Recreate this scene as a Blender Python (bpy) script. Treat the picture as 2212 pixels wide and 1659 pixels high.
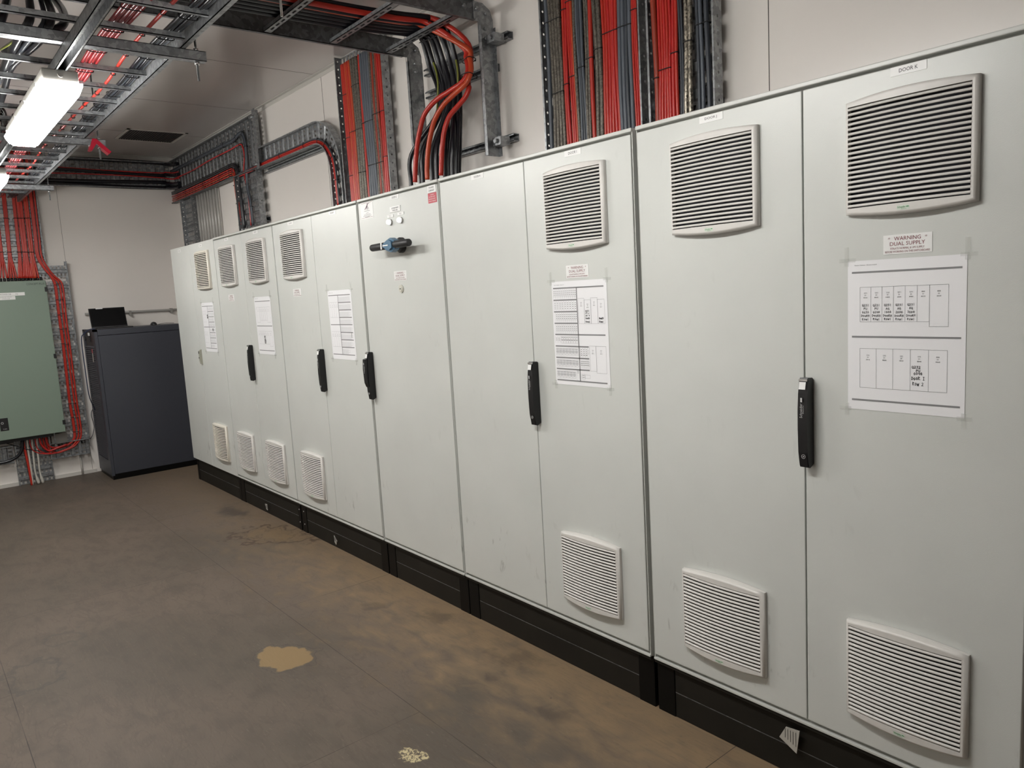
import bpy, bmesh, math, random
from mathutils import Vector as V, Matrix
random.seed(7)
SC = bpy.context.scene
COL = SC.collection
for o in list(bpy.data.objects): bpy.data.objects.remove(o)

# ------------------------------------------------------------------ camera
CAM = V((7.5435, -2.1123, 1.6623)); FPX = 1630.98
ROT = Matrix.Rotation(0.888149, 3, 'Z') @ Matrix.Rotation(1.444162, 3, 'X') @ Matrix.Rotation(-0.057848, 3, 'Z')
cd = bpy.data.cameras.new('camera'); cam = bpy.data.objects.new('camera', cd); COL.objects.link(cam)
cam.location = CAM; cam.rotation_euler = ROT.to_euler(); cd.sensor_width = 36; cd.lens = FPX / 2212 * 36
cd.clip_start = .05; SC.camera = cam
# ------------------------------------------------------------------ world, exposure
w = bpy.data.worlds.new('world'); SC.world = w; w.use_nodes = True
w.node_tree.nodes['Background'].inputs[0].default_value = (.5, .5, .5, 1)
w.node_tree.nodes['Background'].inputs[1].default_value = .02
SC.view_settings.view_transform = 'Standard'; SC.view_settings.look = 'None'
SC.view_settings.exposure = 1.74; SC.view_settings.gamma = 1; SC.view_settings.use_curve_mapping = False
LAMP = 17.0

XF, DW, ZC = -1.268, .50, 3.27          # far wall x, right wall y, ceiling z
YL, XB = -3.45, 10.9                    # left wall y, back wall x

def at(u, v, ax, val):
    """point where the ray through picture pixel (u, v) meets the plane axis ax = val"""
    d = ROT @ V(((u - 1106) / FPX, -(v - 829.5) / FPX, -1.0)); t = (val - CAM[ax]) / d[ax]
    return CAM + d * t

# ------------------------------------------------------------------ materials
M = {}
def mat(name, c, rough=.5, metal=0, var=0, scale=20, bump=0, bscale=200, emit=0, spec=None, sx=(1, 1, 1), kind='noise'):
    m = bpy.data.materials.new(name); m.use_nodes = True; nt = m.node_tree; n = nt.nodes; L = nt.links
    b = n['Principled BSDF']; b.inputs['Base Color'].default_value = (*c, 1)
    b.inputs['Roughness'].default_value = rough; b.inputs['Metallic'].default_value = metal
    if spec is not None: b.inputs['Specular IOR Level'].default_value = spec
    if emit: b.inputs['Emission Color'].default_value = (*c, 1); b.inputs['Emission Strength'].default_value = emit
    if var or bump:
        tc = n.new('ShaderNodeTexCoord'); mp = n.new('ShaderNodeMapping'); mp.inputs['Scale'].default_value = sx
        L.new(tc.outputs['Object'], mp.inputs[0])
    if var:
        if kind == 'voronoi':
            t = n.new('ShaderNodeTexVoronoi'); t.inputs['Scale'].default_value = scale; out = t.outputs['Color']
        else:
            t = n.new('ShaderNodeTexNoise'); t.inputs['Scale'].default_value = scale; t.inputs['Detail'].default_value = 4; out = t.outputs[0]
        L.new(mp.outputs[0], t.inputs['Vector'])
        bw = n.new('ShaderNodeRGBToBW'); L.new(out, bw.inputs[0])
        mr = n.new('ShaderNodeMapRange'); mr.inputs[1].default_value = .25; mr.inputs[2].default_value = .75
        mr.inputs[3].default_value = 1 - var; mr.inputs[4].default_value = 1 + var; L.new(bw.outputs[0], mr.inputs[0])
        mx = n.new('ShaderNodeVectorMath'); mx.operation = 'SCALE'; mx.inputs[0].default_value = c
        L.new(mr.outputs[0], mx.inputs['Scale']); L.new(mx.outputs[0], b.inputs['Base Color'])
    if bump:
        t = n.new('ShaderNodeTexNoise'); t.inputs['Scale'].default_value = bscale; t.inputs['Detail'].default_value = 2
        L.new(mp.outputs[0], t.inputs['Vector'])
        bp = n.new('ShaderNodeBump'); bp.inputs['Strength'].default_value = bump; bp.inputs['Distance'].default_value = .001
        L.new(t.outputs[0], bp.inputs['Height']); L.new(bp.outputs[0], b.inputs['Normal'])
    M[name] = m; return m

mat('cabinet_paint', (.60, .615, .59), .33, var=.035, scale=3, bump=.25, bscale=420)
mat('frame_paint', (.58, .59, .56), .35)
mat('grille_plastic', (.66, .64, .61), .38, var=.03, scale=30)
mat('grille_cream', (.70, .66, .58), .4)
mat('black_void', (.004, .004, .007), .9)
mat('seal', (.03, .03, .03), .8)
mat('plinth_dark', (.0115, .010, .0075), .6, var=.2, scale=8, spec=.25)
mat('plinth_black', (.003, .003, .003), .4, spec=.15)
mat('handle_black', (.004, .004, .005), .38)
mat('rubber_black', (.008, .008, .009), .4)
mat('cable_black', (.006, .006, .010), .3)
mat('cable_red', (.50, .030, .018), .33)
mat('cable_crimson', (.50, .02, .018), .33)
mat('cable_wine', (.26, .014, .018), .33)
mat('cable_orange', (.52, .065, .02), .35)
mat('cable_maroon', (.30, .035, .015), .4)
mat('cable_grey', (.10, .115, .14), .4)
mat('cable_slate', (.045, .052, .065), .4)
mat('cable_taupe', (.13, .115, .095), .42, metal=.35, var=.35, scale=160, kind='voronoi')
mat('cable_braid', (.30, .27, .22), .35, metal=.6, var=.6, scale=120, kind='voronoi')
mat('cable_white', (.55, .53, .48), .45)
mat('cable_earth', (.20, .22, .03), .4)
mat('galvanised', (.30, .31, .32), .42, metal=.75, var=.22, scale=60, kind='voronoi')
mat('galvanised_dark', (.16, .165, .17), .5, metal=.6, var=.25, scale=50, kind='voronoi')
mat('steel_bright', (.6, .6, .6), .25, metal=1)
mat('wall_panel', (.82, .78, .74), .26, var=.02, scale=1.2)
mat('ceiling_panel', (.56, .525, .505), .22, var=.02, scale=1)
mat('seam_dark', (.12, .11, .10), .7)
mat('trim_white', (.6, .58, .54), .4)
mat('paper', (.83, .83, .85), .35)
mat('ink', (.02, .02, .025), .6)
mat('ink_grey', (.22, .22, .225), .6)
mat('tape', (.66, .67, .63), .2)
mat('label_white', (.80, .80, .79), .4)
mat('engraved_red', (.18, .02, .03), .6)
mat('sign_red', (.50, .015, .04), .4)
mat('purple_ink', (.10, .02, .06), .6)
mat('green_ink', (.03, .25, .07), .5)
mat('logo_plate', (.62, .68, .60), .4)
mat('lamp_cap', (.9, .9, .9), .3, emit=.35)
mat('switch_blue', (.055, .14, .23), .4)
mat('switch_black', (.02, .02, .021), .5)
mat('escutcheon', (.58, .57, .50), .4)
mat('board_green', (.20, .26, .21), .42, bump=.1)
mat('ups_slate', (.042, .045, .058), .45, bump=.2, bscale=500)
mat('ups_recess', (.025, .018, .018), .4)
mat('screen_black', (.001, .001, .0015), .35, spec=.2)
mat('laptop_dark', (.02, .02, .022), .4)
mat('cable_blue', (.02, .03, .07), .5)
mat('vent_dark', (.035, .030, .028), .6, var=.2, scale=80)
mat('housing_grey', (.28, .27, .25), .45)
mat('conduit_grey', (.45, .44, .42), .4, metal=.2)
mat('clamp_red', (.40, .01, .03), .3)
mat('foil', (.55, .54, .50), .35, metal=.3)
mat('handle_grey', (.36, .36, .30), .4)
mat('brand_grey', (.55, .55, .55), .4)
mat('lamp_lens', (1.0, .99, .955), .3, emit=LAMP)

def wallish(m, seams): pass

def floor_material():
    m = bpy.data.materials.new('stained_plywood_floor'); m.use_nodes = True; nt = m.node_tree; n = nt.nodes; L = nt.links
    b = n['Principled BSDF']; b.inputs['Roughness'].default_value = .55; b.inputs['Specular IOR Level'].default_value = .3
    geo = n.new('ShaderNodeNewGeometry'); pos = geo.outputs['Position']
    def math_(op, a, c=None, d=None):
        k = n.new('ShaderNodeMath'); k.operation = op
        for i, x in enumerate((a, c, d)):
            if x is None: continue
            if isinstance(x, (int, float)): k.inputs[i].default_value = x
            else: L.new(x, k.inputs[i])
        return k.outputs[0]
    def mr(x, a, b_, c=0, d=1, smooth=True):
        k = n.new('ShaderNodeMapRange'); k.interpolation_type = 'SMOOTHSTEP' if smooth else 'LINEAR'
        for i, v in enumerate((a, b_, c, d)): k.inputs[i + 1].default_value = v
        L.new(x, k.inputs[0]); return k.outputs[0]
    def noise(scale, sx=(1, 1, 1), det=5, dist=0, rot=0):
        mp = n.new('ShaderNodeMapping'); mp.inputs['Scale'].default_value = sx; mp.inputs['Rotation'].default_value = (0, 0, rot); L.new(pos, mp.inputs[0])
        t = n.new('ShaderNodeTexNoise'); t.inputs['Scale'].default_value = scale; t.inputs['Detail'].default_value = det
        t.inputs['Distortion'].default_value = dist; L.new(mp.outputs[0], t.inputs['Vector']); return t
    def mix(f, a, c):
        k = n.new('ShaderNodeMix'); k.data_type = 'RGBA'
        if isinstance(f, float): k.inputs[0].default_value = f
        else: L.new(f, k.inputs[0])
        for i, x in ((6, a), (7, c)):
            if isinstance(x, tuple): k.inputs[i].default_value = (*x, 1)
            else: L.new(x, k.inputs[i])
        return k.outputs[2]
    sep = n.new('ShaderNodeSeparateXYZ'); L.new(pos, sep.inputs[0])
    big = noise(.9, (1, 1, 1), 4).outputs[0]; mid = noise(6, (1, 1.8, 1), 7, .6).outputs[0]
    fine = noise(60, (.5, 2.2, 1), 6, .3).outputs[0]; grain = noise(9, (.35, 5, 1), 6, 1.5).outputs[0]
    swirl = noise(3.2, (.8, 2.2, 1), 6, 2.2, .25).outputs[0]
    col = mix(mr(big, .35, .65), (.098, .080, .063), (.130, .101, .079))
    col = mix(math_('MULTIPLY', mr(mid, .42, .7), .55), col, (.070, .057, .046))
    col = mix(math_('MULTIPLY', mr(swirl, .47, .5), math_('MULTIPLY', mr(swirl, .53, .5), .45)), col, (.085, .066, .052))
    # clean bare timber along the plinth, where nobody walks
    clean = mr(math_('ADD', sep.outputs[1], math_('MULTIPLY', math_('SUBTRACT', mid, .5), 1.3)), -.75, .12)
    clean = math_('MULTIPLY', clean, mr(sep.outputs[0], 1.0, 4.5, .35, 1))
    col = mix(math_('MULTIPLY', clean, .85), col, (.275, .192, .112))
    col = mix(math_('MULTIPLY', mr(grain, .45, .75), .35), col, (.13, .10, .075))
    col = mix(math_('MULTIPLY', mr(fine, .6, .8), .35), col, (.26, .215, .17))
    col = mix(math_('MULTIPLY', mr(fine, .42, .25), .35), col, (.07, .055, .045))
    # stains with a shape of their own
    wn = noise(9, det=6).outputs['Color']
    def blob(cx, cy, rx, ry, rot=0, warp=.5):
        warp *= 2.2
        mp = n.new('ShaderNodeMapping'); mp.vector_type = 'TEXTURE'
        mp.inputs['Location'].default_value = (cx, cy, 0); mp.inputs['Rotation'].default_value = (0, 0, rot); mp.inputs['Scale'].default_value = (rx, ry, 1)
        L.new(pos, mp.inputs[0])
        a = n.new('ShaderNodeVectorMath'); a.operation = 'MULTIPLY_ADD'; L.new(wn, a.inputs[0]); a.inputs[1].default_value = (warp, warp, 0); L.new(mp.outputs[0], a.inputs[2])
        s = n.new('ShaderNodeVectorMath'); s.operation = 'SUBTRACT'; L.new(a.outputs[0], s.inputs[0]); s.inputs[1].default_value = (warp * .5, warp * .5, 0)
        l = n.new('ShaderNodeVectorMath'); l.operation = 'LENGTH'; L.new(s.outputs[0], l.inputs[0]); return l.outputs['Value']
    def ring(d, r, wd): return math_('MULTIPLY', mr(d, r - wd, r), mr(d, r + wd, r))
    d = blob(4.21, -.875, .15, .115, .4, .7)
    col = mix(math_('MULTIPLY', mr(d, 1.0, .88), .8), col, (.275, .185, .085))
    col = mix(math_('MULTIPLY', ring(d, 1.12, .05), .6), col, (.06, .05, .045))
    d = blob(2.34, -.17, .33, .19, .5, .9)
    col = mix(math_('MULTIPLY', mr(d, 1.1, .3), .45), col, (.19, .125, .06))
    col = mix(math_('MULTIPLY', ring(d, 1.0, .17), .75), col, (.06, .035, .025))
    col = mix(math_('MULTIPLY', ring(d, .62, .08), .45), col, (.08, .05, .035))
    d = blob(1.5, -.16, .26, .12, .1, 1.1)
    col = mix(math_('MULTIPLY', mr(d, 1.1, .2), .6), col, (.04, .035, .035))
    d = blob(3.5, -1.80, .16, .12, 0, 1.2)
    col = mix(math_('MULTIPLY', ring(d, 1.0, .2), .55), col, (.06, .055, .048))
    d = blob(3.15, -1.62, .10, .08, 0, 1.2)
    col = mix(math_('MULTIPLY', ring(d, 1.0, .25), .4), col, (.06, .055, .048))
    for cx, cy, r in ((5.05, -.29, .035), (4.0, -.28, .05), (4.35, -.12, .07), (5.0, -.1, .09), (5.45, -.3, .05)):
        d = blob(cx, cy, r * 1.6, r, .3, 1.4); col = mix(math_('MULTIPLY', mr(d, 1, .3), .4), col, (.05, .04, .035))
    d = blob(5.30, -.84, .055, .04, .6, 1.5)
    sc = noise(90, (1, 1, 1), 5, 1).outputs[0]
    col = mix(math_('MULTIPLY', mr(d, 1.1, .9), mr(sc, .42, .55)), col, (.52, .44, .26))
    # small specks of litter and scuffs
    vo = n.new('ShaderNodeTexVoronoi'); vo.inputs['Scale'].default_value = 7; L.new(pos, vo.inputs['Vector'])
    sp = math_('MULTIPLY', mr(vo.outputs['Distance'], .045, .02), .7); col = mix(sp, col, (.07, .05, .04))
    # joints between the sheets
    jm = None
    def lineat(coord, c0, lo, hi, other, wd=.0022):
        a = mr(math_('ABSOLUTE', math_('SUBTRACT', coord, c0)), wd, wd * .4)
        return math_('MULTIPLY', a, math_('MULTIPLY', math_('GREATER_THAN', other, lo), math_('LESS_THAN', other, hi)))
    X, Y = sep.outputs[0], sep.outputs[1]
    js = [lineat(Y, -.667, -3, 20, X)] + [lineat(X, x, -.667, .6, Y) for x in (1.24, 3.65, 6.06)] + \
         [lineat(X, x, -1.897, -.667, Y) for x in (5.06, 2.64)] + [lineat(Y, -1.897, -3, 20, X)] + [lineat(X, x, -4, -1.897, Y) for x in (3.64, 6.06)]
    for j in js: jm = j if jm is None else math_('MAXIMUM', jm, j)
    soft = noise(3, det=2).outputs[0]
    col = mix(math_('MULTIPLY', jm, mr(soft, .3, .6, .35, .95)), col, (.03, .024, .02))
    L.new(col, b.inputs['Base Color'])
    bp = n.new('ShaderNodeBump'); bp.inputs['Strength'].default_value = .25; bp.inputs['Distance'].default_value = .002
    L.new(fine, bp.inputs['Height']); L.new(bp.outputs[0], b.inputs['Normal'])
    return m
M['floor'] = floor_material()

def add_scuffs(name):
    nt = M[name].node_tree; n = nt.nodes; L = nt.links; b = n['Principled BSDF']; src = b.inputs['Base Color'].links[0].from_socket
    g = n.new('ShaderNodeNewGeometry'); sp = n.new('ShaderNodeSeparateXYZ'); L.new(g.outputs['Position'], sp.inputs[0])
    def noise(sc, det, s=(1, 1, 1)):
        mp = n.new('ShaderNodeMapping'); mp.inputs['Scale'].default_value = s; mp.inputs['Rotation'].default_value = (0, .5, 0); L.new(g.outputs['Position'], mp.inputs[0])
        t = n.new('ShaderNodeTexNoise'); t.inputs['Scale'].default_value = sc; t.inputs['Detail'].default_value = det; t.inputs['Distortion'].default_value = .6; L.new(mp.outputs[0], t.inputs[0]); return t.outputs[0]
    def mr(x, a, c, lo=0, hi=1):
        k = n.new('ShaderNodeMapRange'); k.interpolation_type = 'SMOOTHSTEP'; L.new(x, k.inputs[0])
        for i, v in enumerate((a, c, lo, hi)): k.inputs[i + 1].default_value = v
        return k.outputs[0]
    def mul(a, c):
        k = n.new('ShaderNodeMath'); k.operation = 'MULTIPLY'
        for i, x in enumerate((a, c)):
            if isinstance(x, float): k.inputs[i].default_value = x
            else: L.new(x, k.inputs[i])
        return k.outputs[0]
    low = mr(sp.outputs[2], .75, .35, .12, 1)
    f = mul(mul(mr(noise(5, 2), .56, .68), mr(noise(34, 6, (1, 1, .35)), .56, .66)), mul(low, .38))
    mx = n.new('ShaderNodeMix'); mx.data_type = 'RGBA'; L.new(f, mx.inputs[0]); L.new(src, mx.inputs[6]); mx.inputs[7].default_value = (.12, .115, .10, 1)
    L.new(mx.outputs[2], b.inputs['Base Color'])
add_scuffs('cabinet_paint')

# ------------------------------------------------------------------ mesh helpers
def link(o, parent=None):
    COL.objects.link(o)
    if parent: o.parent = parent
    return o
class MB:
    def __init__(s): s.bm = bmesh.new(); s.mi = 0
    def face(s, pts):
        f = s.bm.faces.new([s.bm.verts.new(p) for p in pts]); f.material_index = s.mi; return f
    def box(s, a, b, bev=0):
        x0, y0, z0 = (min(a[i], b[i]) for i in range(3)); x1, y1, z1 = (max(a[i], b[i]) for i in range(3))
        c = [s.bm.verts.new(p) for p in ((x0, y0, z0), (x1, y0, z0), (x1, y1, z0), (x0, y1, z0), (x0, y0, z1), (x1, y0, z1), (x1, y1, z1), (x0, y1, z1))]
        fs = []
        for q in ((0, 3, 2, 1), (4, 5, 6, 7), (0, 1, 5, 4), (1, 2, 6, 5), (2, 3, 7, 6), (3, 0, 4, 7)):
            f = s.bm.faces.new([c[i] for i in q]); f.material_index = s.mi; fs.append(f)
        if bev:
            es = {e for f in fs for e in f.edges}
            r = bmesh.ops.bevel(s.bm, geom=list(es), offset=bev, segments=2, affect='EDGES', profile=.5)
            for f in r['faces']: f.material_index = s.mi
        return s
    def obox(s, o, U, Vv, N, u, v, n):     # oriented box: origin + ranges along three vectors
        c = [s.bm.verts.new(o + U * a + Vv * b + N * d) for d in n for b in v for a in u]
        for q in ((0, 2, 3, 1), (4, 5, 7, 6), (0, 1, 5, 4), (1, 3, 7, 5), (3, 2, 6, 7), (2, 0, 4, 6)):
            s.bm.faces.new([c[i] for i in q]).material_index = s.mi
        return s
    def prism(s, poly, off):               # closed polygon extruded by the vector off
        a = [s.bm.verts.new(p) for p in poly]; b = [s.bm.verts.new(V(p) + V(off)) for p in poly]; n = len(poly)
        for i in range(n): s.bm.faces.new((a[i], a[(i + 1) % n], b[(i + 1) % n], b[i])).material_index = s.mi
        s.bm.faces.new(a[::-1]).material_index = s.mi; s.bm.faces.new(b).material_index = s.mi
        return s
    def tube(s, pts, r, n=8, caps=True, smooth=True):
        pts = [V(p) for p in pts]; rings = []; up = None
        for i, p in enumerate(pts):
            t = (pts[min(i + 1, len(pts) - 1)] - pts[max(i - 1, 0)])
            if t.length < 1e-9: t = V((0, 0, 1))
            t.normalize()
            if up is None: up = t.orthogonal().normalized()
            up = (up - t * up.dot(t)).normalized(); sd = t.cross(up)
            rr = r[i] if isinstance(r, (list, tuple)) else r
            rings.append([s.bm.verts.new(p + (up * math.cos(a) + sd * math.sin(a)) * rr) for a in (2 * math.pi * k / n for k in range(n))])
        for a, b in zip(rings, rings[1:]):
            for k in range(n):
                f = s.bm.faces.new((a[k], a[(k + 1) % n], b[(k + 1) % n], b[k])); f.smooth = smooth; f.material_index = s.mi
        if caps:
            for q in (rings[0][::-1], rings[-1]): s.bm.faces.new(q).material_index = s.mi
        return s
    def rod(s, a, b, r, n=10): return s.tube([a, b], r, n)
    def build(s, name, mats, parent=None, rec=True, **k):
        if rec: bmesh.ops.recalc_face_normals(s.bm, faces=s.bm.faces)
        me = bpy.data.meshes.new(name); s.bm.to_mesh(me); s.bm.free()
        for m in (mats if isinstance(mats, (list, tuple)) else [mats]): me.materials.append(M[m])
        o = bpy.data.objects.new(name, me); link(o, parent)
        if parent is not None and parent.type == 'EMPTY' and parent.parent is None: o.location = -parent.location
        if parent is not None and parent.parent is not None or (parent is not None and parent.type == 'MESH'): o.location = (0, 0, 0)
        if parent is None: recenter(o)
        for a, b in k.items(): o[a] = b
        return o
def recenter(o):                           # put the origin of a one-mesh thing at its base
    vs = [v.co for v in o.data.vertices]
    if not vs: return
    c = V(((min(v.x for v in vs) + max(v.x for v in vs)) / 2, (min(v.y for v in vs) + max(v.y for v in vs)) / 2, min(v.z for v in vs)))
    o.data.transform(Matrix.Translation(-c)); o.location = c
def thing(name, label, cat, loc, group=None):
    o = bpy.data.objects.new(name, None); link(o); o.location = loc; o.empty_display_size = .05
    o['label'] = label; o['category'] = cat
    if group: o['group'] = group
    return o
def T(label, cat, group=None, kind=None):
    d = dict(label=label, category=cat)
    if group: d['group'] = group
    if kind: d['kind'] = kind
    return d
ST = dict(kind='structure')

def thicken(bm, t):
    """give every face of sheet metal or paper its own thickness along its normal"""
    bm.normal_update()
    for f in bm.faces[:]:
        n = f.normal * t; a = [v.co.copy() for v in f.verts]; b = [bm.verts.new(p - n) for p in a]; a = [v for v in f.verts]; k = len(a); mi = f.material_index
        bm.faces.new(b[::-1]).material_index = mi
        for i in range(k):
            try: bm.faces.new((a[(i + 1) % k], a[i], b[i], b[(i + 1) % k])).material_index = mi
            except ValueError: pass
def smooth(pts, k=6):
    pts = [V(p) for p in pts]
    if len(pts) < 3: return [pts[0].lerp(pts[-1], i / 3) for i in range(4)]
    out = []; P = [pts[0] * 2 - pts[1]] + pts + [pts[-1] * 2 - pts[-2]]
    for i in range(1, len(P) - 2):
        a, b, c, d = P[i - 1:i + 3]
        for j in range(k):
            t = j / k; out.append(.5 * ((2 * b) + (c - a) * t + (2 * a - 5 * b + 4 * c - d) * t * t + (3 * b - a - 3 * c + d) * t ** 3))
    out.append(pts[-1]); return out

def font_mesh(txt):
    cu = bpy.data.curves.new('t', 'FONT'); cu.body = txt; cu.align_x = 'CENTER'; cu.align_y = 'CENTER'; cu.resolution_u = 2
    ob = bpy.data.objects.new('t', cu); me = ob.to_mesh()
    vs = [v.co.copy() for v in me.vertices]; fs = [tuple(p.vertices) for p in me.polygons]
    ob.to_mesh_clear(); bpy.data.objects.remove(ob); bpy.data.curves.remove(cu)
    return vs, fs
FC = {}
def put_text(mb, txt, c, U, Vv, width=None, height=None, rot=0):
    """lettering centred at c, U to the right, Vv up; width x height are the size of its ink"""
    if txt not in FC: FC[txt] = font_mesh(txt)
    vs, fs = FC[txt]
    if not vs: return
    x0, x1 = min(v.x for v in vs), max(v.x for v in vs); y0, y1 = min(v.y for v in vs), max(v.y for v in vs)
    sy = height / max(y1 - y0, 1e-6) if height else None; sx = width / max(x1 - x0, 1e-6) if width else None
    sx = sx or sy; sy = sy or sx; cx, cy = (x0 + x1) / 2, (y0 + y1) / 2; ca, sa = math.cos(rot), math.sin(rot)
    bv = []
    for v in vs:
        a, b = (v.x - cx) * sx, (v.y - cy) * sy
        bv.append(mb.bm.verts.new(c + U * (a * ca - b * sa) + Vv * (a * sa + b * ca)))
    for f in fs:
        try: mb.bm.faces.new([bv[i] for i in f]).material_index = mb.mi
        except ValueError: pass
EX, EY, EZ = V((1, 0, 0)), V((0, 1, 0)), V((0, 0, 1))

# a pen-stroke alphabet for the handwriting
STROKES = {'Q': [[(.5, 1), (.1, .8), (.05, .3), (.45, 0), (.85, .3), (.85, .8), (.5, 1)], [(.55, .3), (1, -.05)]], '2': [[(.1, .85), (.5, 1), (.8, .75), (.1, 0), (.9, .05)]],
 '3': [[(.1, .95), (.8, .95), (.4, .55), (.85, .3), (.45, 0), (.1, .1)]], '1': [[(.5, 1), (.45, 0)]], 'P': [[(.1, 0), (.15, 1), (.75, .95), (.8, .6), (.15, .5)]],
 'U': [[(.1, 1), (.1, .2), (.5, 0), (.8, .2), (.85, 1)]], '0': [[(.5, .95), (.1, .6), (.3, 0), (.85, .3), (.5, .95)]], '4': [[(.15, 1), (.1, .5), (.9, .5)], [(.75, 1), (.7, 0)]],
 'D': [[(.1, 0), (.1, 1), (.7, .85), (.85, .4), (.1, 0)]], 'O': [[(.5, .8), (.1, .5), (.4, 0), (.85, .3), (.5, .8)]], 'R': [[(.1, 0), (.1, 1), (.75, .85), (.15, .5), (.9, 0)]],
 'H': [[(.1, 1), (.1, 0)], [(.1, .5), (.8, .5)], [(.8, 1), (.8, 0)]], 'W': [[(.0, .8), (.25, 0), (.5, .6), (.75, 0), (1, .8)]], 'A': [[(.05, 0), (.5, 1), (.85, 0)], [(.2, .4), (.75, .4)]],
 'G': [[(.85, .9), (.3, .95), (.1, .4), (.5, 0), (.85, .1), (.85, .45), (.5, .45)]], 'I': [[(.2, 1), (.8, 1)], [(.5, 1), (.5, 0)], [(.2, 0), (.8, 0)]], ' ': []}
def handwrite(mb, txt, c, width, height, pen=.0008):
    n = len(txt); cw = width / n
    for i, ch in enumerate(txt):
        ox = -width / 2 + i * cw; jz = random.uniform(-.1, .1) * height
        for st in STROKES.get(ch, []):
            for a, b in zip(st, st[1:]):
                pa = c + EX * (ox + a[0] * cw * .85) + EZ * ((a[1] - .5) * height + jz); pb = c + EX * (ox + b[0] * cw * .85) + EZ * ((b[1] - .5) * height + jz)
                d = (pb - pa).normalized(); nn = V((-d.z, 0, d.x)) * pen
                pa = pa - d * pen; pb = pb + d * pen
                mb.face([pa - nn, pb - nn, pb + nn, pa + nn])

# ================================================================== the setting
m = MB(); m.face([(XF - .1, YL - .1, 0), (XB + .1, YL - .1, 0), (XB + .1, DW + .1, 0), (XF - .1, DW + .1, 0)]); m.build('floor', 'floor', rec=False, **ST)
m = MB(); m.box((XF - .1, YL - .1, ZC), (XB + .1, DW + .1, ZC + .08)); m.build('ceiling', 'ceiling_panel', **ST)
m = MB(); m.box((XF - .08, YL - .1, 0), (XF, DW + .1, ZC)); m.build('wall_far', 'wall_panel', **ST)
m = MB(); m.box((XF, DW, 0), (XB, DW + .08, ZC)); m.build('wall_right', 'wall_panel', **ST)
m = MB(); m.box((XF, YL - .08, 0), (XB, YL, ZC)); m.build('wall_left', 'wall_panel', **ST)
m = MB(); m.box((XB, YL, 0), (XB + .08, DW, ZC)); m.build('wall_back', 'wall_panel', **ST)
def seamline(i, a, b): m = MB(); m.box(a, b); m.build('trim_%d' % i, 'seam_dark', **ST)
k = 1
for x in (-.02, 1.16, 2.36, 3.495, 4.715, 5.935, 7.135, 8.33): seamline(k, (x - .0015, DW - .0012, 0), (x + .0015, DW + .001, ZC)); k += 1
for y in (-.658, -1.83, -3.0): seamline(k, (XF - .001, y - .0012, 0), (XF + .0012, y + .0012, ZC)); k += 1
for x in (-.1, 1.1, 2.3, 3.5, 4.7, 5.9, 7.1, 8.3): seamline(k, (x - .001, YL, ZC - .001), (x + .001, DW, ZC + .001)); k += 1
m = MB(); m.box((XF, DW - .03, ZC - .003), (XB, DW, ZC)); m.box((XF, DW - .003, ZC - .03), (XB, DW, ZC)); m.build('trim_20', 'trim_white', **ST)
m = MB(); m.box((XF, YL, ZC - .003), (XF + .03, DW, ZC)); m.box((XF, YL, ZC - .03), (XF + .003, DW, ZC)); m.build('trim_21', 'trim_white', **ST)
m = MB(); m.box((XF, YL, 0), (XF + .012, -.62, .035)); m.build('baseboard_far', 'trim_white', **ST)

# ceiling vent grille
t = thing('ceiling_vent', 'dark rectangular vent set in the ceiling near the far corner', 'vent', (-.22, 0, ZC))
x0, x1, y0, y1 = -.47, .03, -.255, .27
m = MB()
for a, b in (((x0, y0), (x1, y0 + .025)), ((x0, y1 - .025), (x1, y1)), ((x0, y0), (x0 + .025, y1)), ((x1 - .025, y0), (x1, y1))): m.box((*a, ZC - .006), (*b, ZC))
m.build('vent_frame', 'trim_white', t)
for i in range(22):
    y = y0 + .03 + i * .0215; m = MB(); m.box((x0 + .02, y, ZC - .005), (x1 - .02, y + .012, ZC - .001)); m.build('vent_blade', 'vent_dark', t)
m = MB(); m.box((x0 + .02, y0 + .02, ZC - .001), (x1 - .02, y1 - .02, ZC - .0002)); m.build('vent_backing', 'black_void', t)

# ================================================================== enclosures
ZD0, ZD1, ZT = .236, 2.178, 2.2
DOORS = dict(A=(.004, .562), B=(.566, 1.203), C=(1.213, 1.824), D=(1.828, 2.418), E=(2.433, 3.049), F=(3.053, 3.642), G=(3.668, 4.462), H=(4.484, 5.101), I=(5.105, 5.690), J=(5.722, 6.345), K=(6.349, 6.936))
CABS = [('AB', 0, 1.208, 'light grey double-door cabinet at the far left end of the row'), ('CD', 1.210, 2.423, 'light grey cabinet with doors C and D, two slim-framed vents over two'),
        ('EF', 2.428, 3.648, 'light grey cabinet with doors E and F, left of the door with the rotary switch'), ('G', 3.662, 4.468, 'light grey single-door cabinet G with rotary switch and two indicator lamps'),
        ('HI', 4.478, 5.697, 'light grey cabinet with plain door H and vented door I'), ('JK', 5.716, 6.94, 'nearest light grey cabinet, doors J and K, both vented')]
doorobj = {}; cabobj = {}
GR = dict(B=(.745, 20), C=(1.350, 21), D=(1.958, 21), E=(2.588, 21), I=(5.236, 21), J=(5.875, 21), K=(6.483, 21))
def chain(f, n): return [f(i / n) for i in range(n + 1)]
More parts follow.
